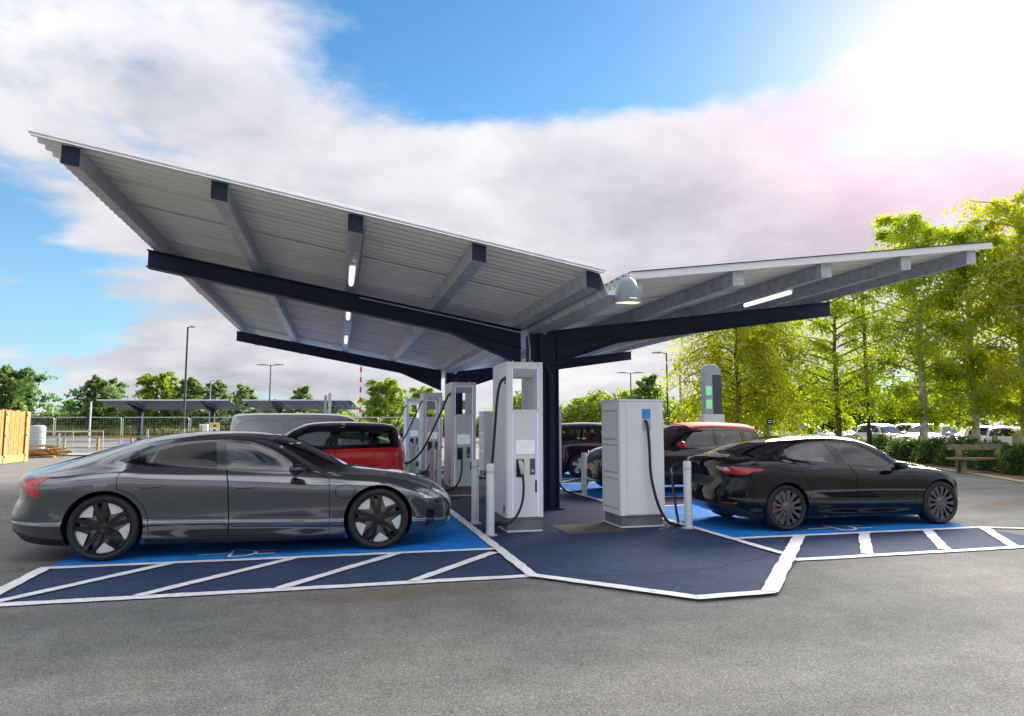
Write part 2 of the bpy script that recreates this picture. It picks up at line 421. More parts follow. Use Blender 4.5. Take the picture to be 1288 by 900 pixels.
        P = np.concatenate(VV); N = np.concatenate(NN)
        def mk(P, N, faces):
            me = bpy.data.meshes.new(name); me.from_pydata(P.tolist(), [], faces)
            me.polygons.foreach_set('use_smooth', [True]*len(me.polygons)); me.update()
            me.normals_split_custom_set_from_vertices(N.tolist()); return me
        if both:
            n = len(P); P2 = P*[1, -1, 1]; N2 = N*[1, -1, 1]
            return mk(np.concatenate([P, P2]), np.concatenate([N, N2]), faces+[tuple(n+i for i in f[::-1]) for f in faces])
        if mirror: return mk(P*[1, -1, 1], N*[1, -1, 1], [f[::-1] for f in faces])
        return mk(P, N, faces)
# ------------------------------------------------------------------ wheels
def arc_poly(r0, r1, a0, a1, n=8):
    return [(r1*math.cos(a0+(a1-a0)*i/n), r1*math.sin(a0+(a1-a0)*i/n)) for i in range(n+1)]+[(r0*math.cos(a1+(a0-a1)*i/n), r0*math.sin(a1+(a0-a1)*i/n)) for i in range(n+1)]
WH = {}
def wheel_meshes(style, r, rim, w):
    key = (style, r, rim, w)
    if key in WH: return WH[key]
    d = {}
    # wheel axis y, outer face at y = -w/2 ... local: outer side is -y
    h = w/2
    prof = [(rim*0.985, -h*0.86), (rim+0.006, -h*0.97), (rim+(r-rim)*0.45, -h*1.05), (r-0.030, -h*1.0), (r-0.010, -h*0.88), (r, -h*0.66), (r, -h*0.3), (r-0.006, -h*0.29), (r-0.006, -h*0.22), (r, -h*0.21), (r, h*0.21), (r-0.006, h*0.22), (r-0.006, h*0.29), (r, h*0.3), (r, h*0.66), (r-0.012, h*0.9), (r-0.032, h), (rim, h*0.86), (rim*0.97, h*0.8), (rim*0.97, -h*0.8)]
    d['tyre'] = MB().lathe(prof, 56, 'y', close=True).mesh('tyre', 32)
    prof = [(rim*1.0, -h*0.90), (rim*0.985, -h*0.97), (rim*0.955, -h*0.97), (rim*0.93, -h*0.84), (rim*0.90, -h*0.3), (rim*0.88, h*0.6), (rim*0.94, h*0.85), (rim*1.0, h*0.86)]
    d['rim_barrel'] = MB().lathe(prof, 48, 'y').mesh('rim', 40)
    sp = MB(); ins = MB(); O = (0, -h*0.80, 0); AX = ((1, 0, 0), (0, 0, 1), (0, -1, 0))
    def spoke(mb, poly, hh, y=-h*0.74): mb.prism(poly, (0, y, 0), *AX, hh)
    hub = rim*0.20
    if style == 'blade5':                      # black twin spokes, light blades between them
        for k in range(5):
            a = math.pi/2+2*math.pi*k/5+0.10
            ca, sa = math.cos(a), math.sin(a)
            for sg in (-1, 1):
                p0 = (hub*0.6, sg*rim*0.045); p1 = (rim*0.93, sg*rim*0.17+rim*0.05)
                dx, dy = p1[0]-p0[0], p1[1]-p0[1]; L = math.hypot(dx, dy); nx, ny = -dy/L, dx/L
                for wd, mb, hh, yy in ((rim*0.085, sp, h*0.16, -h*0.74),):
                    q = [(p0[0]+nx*wd*.7, p0[1]+ny*wd*.7), (p0[0]-nx*wd*.7, p0[1]-ny*wd*.7), (p1[0]-nx*wd, p1[1]-ny*wd), (p1[0]+nx*wd, p1[1]+ny*wd)]
                    spoke(mb, [(x*ca-y*sa, x*sa+y*ca) for x, y in q], hh, yy)
            # light blade: wide at the rim, pointed towards the hub
            b0 = a+math.pi/5
            q = [(rim*0.945*math.cos(b0+t), rim*0.945*math.sin(b0+t)) for t in np.linspace(-0.36, 0.40, 9)]+[(rim*0.74*math.cos(b0+0.26), rim*0.74*math.sin(b0+0.26)), (rim*0.56*math.cos(b0+0.02), rim*0.56*math.sin(b0+0.02)), (rim*0.76*math.cos(b0-0.24), rim*0.76*math.sin(b0-0.24))]
            ins = MB(); spoke(ins, q, h*0.10, -h*0.70); d.setdefault('blades', []).append(ins.mesh('blade', 30))
        sp.lathe([(0.001, -h*0.93), (hub*0.8, -h*0.92), (hub, -h*0.84), (hub*1.1, -h*0.6)], 20, 'y')
        d['spokes'] = sp.mesh('spokes', 30)
    elif style == 'turbine':                   # many slim turbine spokes
        n = 13
        for k in range(n):
            a = 2*math.pi*k/n; ca, sa = math.cos(a), math.sin(a)
            q = [(hub*1.1, -rim*0.085), (rim*0.55, -rim*0.085), (rim*0.80, -rim*0.15), (rim*0.955, -rim*0.235), (rim*0.955, rim*0.16), (rim*0.78, rim*0.045), (rim*0.55, rim*0.035), (hub*1.1, rim*0.085)]
            spoke(sp, [(x*ca-y*sa, x*sa+y*ca) for x, y in q], h*0.14, -h*0.72)
        sp.lathe([(0.001, -h*0.96), (hub*1.15, -h*0.94), (hub*1.35, -h*0.86), (hub*1.4, -h*0.6)], 24, 'y')
        d['spokes'] = sp.mesh('spokes', 30)
    else:
        n = 10 if style == 'ten' else 5
        for k in range(n):
            a = 2*math.pi*k/n+0.3; ca, sa = math.cos(a), math.sin(a); ww = rim*(0.10 if n == 10 else 0.16)
            q = [(hub*0.8, -ww), (rim*0.95, -ww*1.25), (rim*0.95, ww*1.25), (hub*0.8, ww)]
            spoke(sp, [(x*ca-y*sa, x*sa+y*ca) for x, y in q], h*0.14, -h*0.72)
        sp.lathe([(0.001, -h*0.94), (hub, -h*0.92), (hub*1.3, -h*0.84), (hub*1.3, -h*0.6)], 20, 'y')
        d['spokes'] = sp.mesh('spokes', 30)
    d['disc'] = MB().lathe([(0.001, -h*0.30), (rim*0.42, -h*0.30), (rim*0.42, -h*0.22), (rim*0.80, -h*0.22), (rim*0.80, -h*0.05), (0.001, -h*0.05)], 32, 'y').mesh('disc', 30)
    q = arc_poly(rim*0.55, rim*0.84, math.pi-0.36, math.pi+0.36, 6)
    d['caliper'] = MB().prism(q, (0, -h*0.02, 0), *AX, h*0.50).mesh('caliper', 30)
    WH[key] = d; return d
def add_wheel(car, x, y, side, r, rim, w, style, mats, simple=False):
    """side +1: left (outer towards +y)"""
    d = wheel_meshes(style, r, rim, w)
    t = obj('wheel', d['tyre'], M['rubber'], car); t.location = (x, y, r)
    if side > 0: t.rotation_euler = (0, 0, math.pi)
    if simple:
        obj('rim', d['spokes'], mats[0], t); return t
    obj('rim', d['rim_barrel'], mats[1], t); obj('spokes', d['spokes'], mats[0], t)
    for bm_ in d.get('blades', []): obj('blade', bm_, M['alloy'], t)
    obj('brake_disc', d['disc'], M['disc'], t)
    cl = obj('brake_caliper', d['caliper'], mats[2], t)
    if side > 0: cl.rotation_euler = (0, math.pi, 0)
    return t
def circ(cx, cz, r, a0, a1, n): return [(cx+r*math.cos(a0+(a1-a0)*i/n), cz+r*math.sin(a0+(a1-a0)*i/n)) for i in range(n+1)]
def arch(cx, r, ra, zlow):
    a = math.asin(max(-1, min(1, (zlow-r)/ra))); x1 = cx+ra*math.cos(a)
    P = circ(cx, r, ra, a, math.pi-a, 36)
    return [('s', x1, -0.0)] + [('s', x1, 1.0)] + P + [('s', 2*cx-x1, 1.0)] + [('s', 2*cx-x1, -0.0)]
def build_car(sp, root, simple=False):
    """sp: rows, regions and details; root: the Empty of the car"""
    c = Car(sp); paint = sp['paint']
    reg = []
    wr, wz, ra = sp['wheel'][0], sp['wheel'][0], sp['wheel'][4]
    xa = sp['axles']
    info = {}
    for k, rg in enumerate(sp['regions']):
        name, poly, m_, inset, depth, both = rg[:6]; key = '%d_%s' % (k, name); info[key] = rg; reg.append((key, poly, inset))
    cutr = [('cut', arch(x, wr, ra, sp['zarch']), 0) for x in xa]
    V, F, lab, keys = c.cut(cutr+reg)
    for ki, key in enumerate(keys):
        f = F[lab == ki].copy()
        if key == 'cut' or len(f) == 0: continue
        if key == 'gap':
            me = c.patch(V, f, 'gap', 0.012, 0, both=True); obj('panel_gap', me, M['gap'], root)['kind'] = 'stuff'; continue
        name, poly, m_, inset, depth, both = info[key][:6]
        sk = 0.0 if m_ in GLASSES else 0.014
        if both: obj(name, c.patch(V, f.copy(), name, depth, sk, both=True), m_, root)
        else:
            obj(name, c.patch(V, f.copy(), name, depth, sk), m_, root); obj(name, c.patch(V, f.copy(), name, depth, sk, mirror=True), m_, root)
    obj('body', c.patch(V, F[lab == -1].copy(), 'body', 0, 0.02, both=True), paint, root)
    # wheel wells and floor
    w = sp['wheel'][2]; yo = sp['wheel'][3]
    for x in xa:
        for s_ in (-1, 1):
            mb = MB()
            P = circ(x, wr, ra+0.004, -0.5, math.pi+0.5, 24); n = len(P)
            for yy in (yo-w-0.10, None):
                for (px, pz) in P:
                    if yy is None:
                        q = c.inv((px, max(pz, sp['zarch']+0.01))); ys = c.ev(np.array([q]), c.y[..., None])[0, 0]-0.015
                    mb.v.append((px, s_*(yy if yy is not None else ys), pz))
            for i in range(n-1): mb.f.append((i, i+1, n+i+1, n+i))
            mb.f.append(tuple(range(n)))
            mb.build('wheel_well', M['gap'], root, 60)
    mb = MB(); zf = sp.get('floor_z', 0.24); x0, x1 = xa
    hw = yo-w-0.06
    mb.box2((x0-wr-0.25, -hw, zf-0.06), (x1+wr+0.2, hw, zf+0.02)); mb.box2((x0+ra+0.05, -yo+0.10, zf-0.06), (x1-ra-0.05, yo-0.10, zf+0.021))
    mb.build('floor', M['interior'], root)
    # wheels
    for x in xa:
        for s_ in (-1, 1): add_wheel(root, x, s_*(yo-w/2), s_, wr, sp['wheel'][1], w, sp['style'], sp['rim_mats'], simple)
    # seats and dashboard
    if not simple:
        mt = sp.get('seat_mat', M['seat']); zs = sp['seat_z']
        for (sx, sy, kind) in sp['seats']:
            mb = MB(); wd = 0.50 if kind == 'f' else 1.25
            rot = Matrix.Rotation(R(-18), 3, 'Y')
            mb.box((sx, sy, zs), (0.52, wd, 0.16)); mb.box((sx-0.30, sy, zs+0.33), (0.15, wd*0.96, 0.60), rot)
            st = mb.build('seat', mt, root, None, 0.05)
            for hy in ((0,) if kind == 'f' else (-0.36, 0.36)):
                hb = MB(); hb.box((sx-0.43, sy+hy, zs+0.72), (0.10, 0.27, 0.17), rot); hb.build('headrest', mt, st, None, 0.04)
        xd, zd, wd = sp['dash']
        MB().box((xd, 0, zd-0.1), (0.42, wd, 0.22)).build('dashboard', M['interior'], root, None, 0.06)
        sy = sp.get('steer', -0.36)
        pts = [(xd-0.30+0.05*math.sin(a), sy+0.18*math.cos(a), zd-0.02+0.17*math.sin(a)) for a in np.linspace(0, 2*math.pi, 25)]
        MB().tube(pts, 0.014, 6).build('steering_wheel', M['black'], root, 60)
    # mirrors
    mx, my, mz, msz = sp['mirror']; mm = sp.get('mirror_mat', paint)
    for s_ in (-1, 1):
        mb = MB(); n1, n2_ = 8, 12
        for i in range(n1+1):
            f = -1+2*i/n1; rr = math.sqrt(max(0, 1-abs(f)**2.6))
            for j in range(n2_):
                a = 2*math.pi*j/n2_; ex = msz[0]*(0.75+0.25*rr)
                mb.v.append((mx+ex*rr*math.cos(a)*0.5*(1.25 if math.cos(a) > 0 else 0.7), s_*(my+msz[1]*0.5*f), mz+msz[2]*0.5*rr*math.sin(a)))
        for i in range(n1):
            for j in range(n2_):
                q = (i*n2_+j, i*n2_+(j+1)%n2_, (i+1)*n2_+(j+1)%n2_, (i+1)*n2_+j); mb.f.append(q if s_ < 0 else q[::-1])
        mo = mb.build('mirror', mm, root, 60)
        MB().tube([(mx-0.01, s_*(my-msz[1]*0.62), mz-msz[2]*0.48), (mx, s_*(my-msz[1]*0.1), mz-msz[2]*0.36)], [0.035, 0.028], 8).build('mirror_stem', M['black'], mo, 60)
    return c
GLASSES = {M['glass_clear'], M['glass_tint'], M['glass_mid']}
def shift(pts, dz): return [(x, z+dz) for x, z in pts]
def rows_from(zb, belt, rail, zc, yw, yb, yr, zlow, ybul=None, crown=0.35):
    """twelve longitudinal rows. yw: half widths of rows 2..7 at mid body, yb belt width, yr roof rail width"""
    def at(pts, x): return float(pchip(*zip(*pts), np.array([x]))[0])
    xs = sorted(set([p[0] for p in zc]+[p[0] for p in belt]+[p[0] for p in rail]))
    B = [(x, at(belt, x)) for x in xs]; Rl = [(x, at(rail, x)) for x in xs]; C = [(x, at(zc, x)) for x in xs]; Zb = [(x, at(zb, x)) for x in xs]
    def frac(f): return [(x, b+(t-b)*f) for (x, b), (_, t) in zip(Zb, B)]
    def yc(v): 
        if ybul is None: return [(x, v) for x in xs]
        return [(x, v+ybul(x)) for x in xs]
    yrc = [(x, at(yr, x)) for x in xs]
    rows = [([(x, 0.0) for x in xs], Zb), ([(x, yw[0]-0.05) for x in xs], Zb)]
    for k, f in enumerate(zlow): rows.append((yc(yw[k]) if k else [(x, yw[0]) for x in xs], frac(f)))
    rows.append(([(x, at(yb, x)) for x in xs], B))
    rows.append((yrc, [(x, max(r_, b+0.004)) for (x, r_), (_, b) in zip(Rl, B)]))
    rows.append(([(x, y*0.60) for x, y in yrc], [(x, r_+(c_-r_)*0.70) for (x, r_), (_, c_) in zip(Rl, C)]))
    rows.append(([(x, 0.0) for x in xs], C))
    return rows
def on_body(c, x, z, side=-1):
    q = np.array([c.inv((x, z))]); p = c.ev(q, c.P)[0]; n = c.ev(q, c.N)[0]; n = n/np.linalg.norm(n)
    return Vector((p[0], side*p[1], p[2])), Vector((n[0], side*n[1], n[2]))
def handles(c, root, spots, m_, flush=False):
    for side in (-1, 1):
        for (x, z, l) in spots:
            p, n = on_body(c, x, z, side); p2, _ = on_body(c, x+l/2, z, side); p1, _ = on_body(c, x-l/2, z, side)
            ax = (p2-p1).normalized(); up = n.cross(ax).normalized(); up = up if up.z > 0 else -up
            q = smooth_poly([(-l/2, -0.018), (l/2, -0.018), (l/2, 0.018), (-l/2, 0.018)], 2)
            if flush: MB().prism(q, p+n*0.0005, ax, up, n, 0.003).build('door_handle', m_, root, 40)
            else:
                h = MB().prism([(-l*0.36, -0.03), (l*0.36, -0.03), (l*0.42, 0), (-l*0.42, 0)], p+n*0.001, ax, up, n, 0.003).build('door_handle', M['black'], root, 40)
                MB().prism(q, p+n*0.016, ax, up, n, 0.026).build('grip', m_, h, 40)
def crush(P, z0):  return [(x, max(z, z0)) for x, z in P]
# ---- grey four-door grand tourer -------------------------------------------------
P_GREY = mat('grey metallic paint', (0.15, 0.156, 0.168), 0.14, 0.80, var=0.03, coat=1.0, coatr=0.03, scale=400)
P_BLACK = mat('black paint', (0.004, 0.0045, 0.005), 0.03, 0.0, var=0.05, coat=0.0)
P_RED = mat('red paint', (0.88, 0.016, 0.016), 0.3, 0.0, var=0.05, coat=.3, coatr=0.03)
P_ROOFRED = mat('coral red paint', (0.80, 0.075, 0.05), 0.6, 0.0, var=0.05, spec=.2)
P_PLUM = mat('dark plum paint', (0.035, 0.012, 0.028), 0.22, 0.4, var=0.05, coat=1.0, coatr=0.03)
P_VAN = mat('light grey van paint', (0.52, 0.53, 0.55), 0.3, 0.15, var=0.03, coat=1.0, coatr=0.05)
P_GREEN = mat('green livery', (0.03, 0.42, 0.03), 0.35, 0, var=0.05, coat=0.6)
P_BROWN = mat('very dark brown paint', (0.020, 0.009, 0.009), 0.2, 0.2, var=0.05, coat=1.0, coatr=0.03)
def bump_at(x, c0, w, a): return a*math.exp(-((x-c0)/w)**2)
def gt_spec():
    zb = [(-1.17,.33),(-1.05,.24),(-.8,.20),(-.4,.17),(.45,.15),(2.6,.13),(3.43,.15),(3.9,.19),(4.05,.24)]
    zc = [(-1.17,.84),(-1.12,.91),(-1.05,.965),(-.97,.995),(-.79,1.035),(-.55,1.10),(-.29,1.19),(.08,1.315),(.46,1.39),(.86,1.425),(1.08,1.43),(1.48,1.42),(1.69,1.395),(1.86,1.36),(2.12,1.265),(2.34,1.16),(2.55,1.05),(2.68,.985),(2.8,.962),(3.0,.94),(3.3,.90),(3.55,.845),(3.75,.775),(3.9,.69),(4.0,.60),(4.05,.52)]
    belt = [(-1.17,.80),(-1.05,.885),(-.8,.95),(-.5,.99),(-.2,1.03),(.18,1.055),(.4,1.035),(1.26,.99),(1.9,.945),(2.24,.915),(2.6,.90),(3.0,.875),(3.3,.82),(3.6,.725),(3.8,.635),(3.95,.55),(4.05,.47)]
    rail = [(-1.17,.82),(-1.05,.925),(-.8,.985),(-.55,1.05),(-.2,1.135),(.08,1.225),(.46,1.315),(.86,1.362),(1.2,1.372),(1.5,1.345),(1.75,1.265),(2.0,1.13),(2.2,1.005),(2.35,.95),(2.6,.92),(3,.895),(3.3,.845),(3.6,.755),(3.8,.665),(3.95,.57),(4.05,.485)]
    yb = [(-1.17,.84),(-.6,.86),(-.1,.85),(.5,.84),(1.2,.865),(2.2,.88),(2.8,.86),(3.4,.86),(4.05,.84)]
    yr = [(-1.17,.66),(-.55,.62),(0,.61),(.5,.635),(1.2,.66),(1.6,.67),(2.0,.72),(2.3,.77),(2.6,.74),(3.4,.70),(4.05,.62)]
    bul = lambda x: bump_at(x, -0.05, .55, .03)+bump_at(x, 3.02, .5, .025)-bump_at(x, 1.6, .8, .012)
    rows = rows_from(zb, belt, rail, zc, (.93,.958,.988,.968,.992,.952), yb, yr, (.06,.19,.28,.33,.775,.90), bul)
    g, t = M['glass_clear'], M['glass_tint']
    regs = [
     ('door_window', [(1.245,1.00),(2.15,.945),(2.12,.985),(1.97,1.085),(1.77,1.195),(1.58,1.265),(1.4,1.295),(1.215,1.30)], g, 0, .006, False),
     ('door_window', [(.42,1.045),(1.145,1.01),(1.105,1.30),(.87,1.285),(.66,1.25),(.49,1.205)], t, 0, .006, False),
     ('quarter_window', [(.17,1.083),(.385,1.052),(.452,1.195),(.31,1.155)], t, 0, .006, False),
     ('window_trim', [(.08,1.10),(.20,1.062),(.42,1.028),(1.25,.987),(2.28,.917),(2.0,1.10),(1.79,1.215),(1.59,1.287),(1.4,1.319),(1.21,1.326),(.87,1.31),(.66,1.277),(.47,1.228),(.31,1.18)], M['gloss_black'], 0, .002, False),
     ('windscreen', [('s',1.80,11),('s',1.76,10),('s',1.735,9.3),('s',2.0,9.22),('s',2.27,9.22),('s',2.48,9.7),('s',2.63,10.4),('s',2.68,11)], M['glass_mid'], 0, .003, True),
     ('cowl', [('s',2.5,11),('s',2.4,9.9),('s',2.27,9.1),('s',2.45,9.0),('s',2.62,9.6),('s',2.74,10.4),('s',2.79,11)], M['black'], 0, .004, True),
     ('rear_window', [('s',-.62,11),('s',-.57,10.2),('s',-.42,9.4),('s',.12,9.35),('s',.20,10),('s',.24,11)], t, 0, .003, True),
     ('roof_panel', [('s',.32,11),('s',.29,10),('s',.27,9.5),('s',1.0,9.42),('s',1.64,9.45),('s',1.69,10),('s',1.735,11)], M['gloss_black'], .004, .001, True),
     ('tail_light', [(-.56,.925),(-.67,.855),(-.635,.715),(-.74,.722),('r',.76,.775),('r',.5,.80),('r',0,.80),('r',0,.845),('r',.5,.85),('r',.70,.90)], M['tail'], 0, -.004, True),
     ('headlight', [(3.45,.715),(3.60,.592),(3.80,.582),(3.86,.64),(3.62,.705)], M['lamp'], 0, .001, False),
     ('intake', [(3.63,.47),(3.72,.44),(3.73,.28),(3.62,.21),(3.60,.32)], M['gloss_black'], 0, .015, False),
     ('grille', [('f',0,.60),('f',.45,.585),('f',.66,.54),('f',.60,.40),('f',.52,.28),('f',0,.26)], M['gloss_black'], 0, .012, True),
     ('lamp_mask', [(3.62,.59),(3.80,.578),('f',.60,.56),('f',.62,.50),(3.83,.51),(3.70,.535)], M['gloss_black'], 0, .004, False),
     ('sill_trim', [(.42,.05),(.42,.222),(1.3,.215),(2.62,.19),(2.62,.02)], M['black'], 0, .0, False),
     ('diffuser', [('r',0,.20),('r',0,.36),('r',.6,.36),(-.80,.30),(-.36,.24),(-.36,.05)], M['black'], 0, .0, False),
     ('charge_flap', smooth_poly([(2.50,.625),(2.73,.625),(2.75,.79),(2.50,.79)], 2), P_GREY, .006, .0, False),
     ('front_door', [(1.25,1.0),(1.29,.82),(1.31,.39),(1.30,.225),(2.44,.20),(2.45,.28),(2.43,.86),(2.27,.925),(2.0,1.112),(1.79,1.228),(1.59,1.30),(1.4,1.332),(1.21,1.34)], P_GREY, .007, 0, False),
     ('rear_door', [(.29,1.05),(.15,.97),(.12,.92),(.13,.79),(.27,.735),(.40,.60),(.455,.45),(.46,.225),(1.30,.225),(1.31,.39),(1.29,.82),(1.25,1.0),(1.21,1.34),(.87,1.322),(.66,1.29),(.47,1.243),(.31,1.195)], P_GREY, .007, 0, False),
     ('bonnet', [('s',2.82,11),('s',2.70,9.8),('s',2.55,9.1),('s',2.50,8.6),('s',3.0,8.45),('s',3.5,8.45),('s',3.74,8.7),('s',3.86,9.6),('s',3.90,11)], P_GREY, .007, 0, True),
     ('boot_lid', [('r',0,.86),('r',.45,.865),(-.93,.955),('s',-.66,8.9),('s',-.48,9.25),('s',-.62,10.2),('s',-.66,11)], P_GREY, .007, 0, True),
    ]
    return dict(x=(-1.17,4.05), rows=rows, plan_r=(.85,2.7,2.2), plan_f=(.95,2.7,2.2), prof_r=[(.2,.16),(.33,.03),(.47,0),(.60,.05),(.70,.11),(.80,.11),(.88,.05),(.93,.04)], prof_f=[(.2,-.03),(.3,0),(.5,0),(.6,-.02)],
        sig=.05, paint=P_GREY, regions=regs, axles=(0,3.02), wheel=(.365,.292,.27,.985,.412), zarch=.16, style='blade5', rim_mats=(M['gloss_black'],M['gloss_black'],M['grey_alloy']),
        seats=[(1.55,-.38,'f'),(1.55,.38,'f'),(.80,0,'r')], seat_z=.42, dash=(2.35,.90,1.35), mirror=(2.04,1.10,.985,(.20,.24,.135)), mirror_mat=M['gloss_black'], NS=240, gs=210, gt=6)
def saloon_spec():
    zb = [(-.92,.36),(-.8,.24),(-.6,.19),(-.35,.17),(.4,.15),(2.3,.14),(3.1,.16),(3.4,.2),(3.5,.25)]
    zc = [(-.92,.90),(-.90,.975),(-.86,1.03),(-.78,1.045),(-.6,1.06),(-.42,1.12),(-.06,1.245),(.3,1.315),(.7,1.345),(1.15,1.355),(1.5,1.33),(1.8,1.25),(2.05,1.13),(2.28,.99),(2.45,.955),(2.7,.915),(3.0,.845),(3.25,.74),(3.42,.61),(3.5,.48)]
    belt = [(-.92,.84),(-.86,.95),(-.7,.99),(-.4,1.025),(-.15,1.035),(.11,1.0),(.98,.92),(1.68,.875),(1.96,.87),(2.3,.86),(2.7,.835),(3.0,.755),(3.25,.645),(3.42,.54),(3.5,.44)]
    rail = [(-.92,.87),(-.86,.99),(-.72,1.01),(-.5,1.045),(-.21,1.145),(.0,1.205),(.24,1.255),(.6,1.295),(.96,1.312),(1.36,1.275),(1.7,1.175),(1.88,1.085),(2.12,.94),(2.3,.89),(2.7,.86),(3.0,.785),(3.25,.675),(3.42,.56),(3.5,.455)]
    yb = [(-.92,.76),(-.5,.79),(0,.79),(1,.80),(2.0,.80),(2.7,.79),(3.5,.76)]
    yr = [(-.92,.62),(-.5,.60),(0,.56),(.6,.575),(1.2,.60),(1.6,.64),(2.0,.69),(2.3,.70),(2.7,.66),(3.5,.56)]
    bul = lambda x: bump_at(x, 0, .5, .025)+bump_at(x, 2.7, .5, .02)-bump_at(x, 1.4, .7, .01)
    rows = rows_from(zb, belt, rail, zc, (.815,.838,.874,.862,.886,.856), yb, yr, (.06,.18,.28,.35,.75,.91), bul)
    g = M['glass_clear']; p = P_BLACK
    regs = [
     ('quarter_window', [(-.17,1.105),(-.08,1.065),(.10,1.035),(.085,1.185)], g, 0, .006, False),
     ('door_window', [(.13,1.195),(.20,1.01),(.96,.94),(.81,1.245),(.5,1.235),(.3,1.215)], g, 0, .006, False),
     ('door_window', [(.925,1.248),(1.09,.932),(1.68,.89),(1.93,.888),(1.69,1.055),(1.5,1.15),(1.28,1.215),(1.1,1.24)], g, 0, .006, False),
     ('window_trim', [(-.225,1.115),(-.10,1.045),(.11,1.015),(.98,.923),(1.68,.872),(2.02,.868),(1.71,1.075),(1.51,1.168),(1.29,1.232),(1.1,1.258),(.82,1.262),(.5,1.252),(.3,1.233),(.09,1.203)], M['gloss_black'], 0, .002, False),
     ('windscreen', [('s',1.52,11),('s',1.49,10),('s',1.46,9.3),('s',1.75,9.2),('s',2.02,9.2),('s',2.18,9.8),('s',2.26,10.4),('s',2.29,11)], M['glass_mid'], 0, .003, True),
     ('cowl', [('s',2.15,11),('s',2.1,9.9),('s',2.0,9.1),('s',2.16,9.0),('s',2.28,9.7),('s',2.37,10.4),('s',2.39,11)], M['black'], 0, .004, True),
     ('rear_window', [('s',-.52,11),('s',-.49,10.2),('s',-.40,9.35),('s',-.1,9.3),('s',.30,9.35),('s',.36,10),('s',.40,11)], M['glass_tint'], 0, .003, True),
     ('roof_glass', [('s',.46,11),('s',.42,10),('s',.38,9.4),('s',.9,9.35),('s',1.38,9.4),('s',1.42,10),('s',1.45,11)], M['gloss_black'], .004, .001, True),
     ('lamp_lens', [('r',.44,.885),('r',.60,.892),('r',.66,.872),('r',.64,.842),('r',.52,.845)], M['lamp'], 0, -.004, False),
     ('tail_light', [('r',.38,.90),('r',.62,.907),(-.74,.912),(-.37,.875),(-.42,.853),(-.54,.845),(-.60,.80),('r',.66,.795),('r',.54,.815),('r',.42,.865)], M['tail'], 0, -.003, False),
     ('number_plate_recess', [('r',0,.60),('r',.30,.60),('r',.33,.75),('r',0,.75)], M['black'], 0, .015, True),
     ('headlight', [(3.0,.745),(3.12,.685),(3.30,.60),('f',.55,.58),('f',.60,.62),(3.10,.735)], M['lamp'], 0, .001, False),
     ('bumper_reflector', [('r',.50,.375),('r',.72,.385),('r',.72,.405),('r',.50,.395)], M['tail'], 0, -.002, False),
     ('diffuser', [('r',0,.22),('r',0,.36),('r',.5,.36),('r',.70,.34),(-.55,.27),(-.33,.22),(-.33,.05)], M['black'], 0, .0, False),
     ('sill_trim', [(.38,.05),(.38,.19),(2.32,.175),(2.32,.02)], M['gloss_black'], 0, 0, False),
     ('front_door', [(1.10,.94),(1.19,.78),(1.21,.5),(1.19,.20),(2.20,.20),(2.23,.4),(2.20,.7),(2.05,.855),(1.71,1.085),(1.51,1.178),(1.29,1.242),(1.1,1.268),(.93,1.275)], p, .006, 0, False),
     ('rear_door', [(.10,1.20),(.13,1.0),(.33,.70),(.44,.45),(.46,.20),(1.19,.20),(1.21,.5),(1.19,.78),(1.10,.94),(.93,1.275),(.82,1.273),(.5,1.262),(.3,1.243)], p, .006, 0, False),
     ('bonnet', [('s',2.42,11),('s',2.32,9.8),('s',2.22,9.1),('s',2.22,8.6),('s',2.6,8.45),('s',3.0,8.45),('s',3.2,8.8),('s',3.3,9.6),('s',3.33,11)], p, .006, 0, True),
     ('boot_lid', [('r',0,.52),('r',.40,.53),('r',.50,.62),('r',.52,.78),('r',.60,.93),('s',-.72,8.9),('s',-.46,9.2),('s',-.54,10.2),('s',-.57,11)], p, .007, 0, True),
    ]
    return dict(x=(-.92,3.5), rows=rows, plan_r=(.62,2.8,2.3), plan_f=(.95,2.5,2.1), prof_r=[(.2,.14),(.36,.02),(.5,0),(.62,.02),(.72,.09),(.85,.06),(.95,.03),(1.04,.03)], prof_f=[(.2,-.06),(.3,0),(.45,0),(.6,-.03)],
        sig=.045, paint=p, regions=regs, axles=(0,2.70), wheel=(.325,.258,.24,.875,.362), zarch=.17, style='turbine', rim_mats=(M['grey_alloy'],M['gloss_black'],M['caliper_red']),
        seats=[(1.22,-.34,'f'),(1.22,.34,'f'),(.62,0,'r')], seat_z=.40, seat_mat=mat('pale seat', (0.33,0.33,0.32), .6), dash=(1.95,.82,1.2), mirror=(1.86,.99,.905,(.19,.21,.12)), NS=230, gs=190, gt=6)
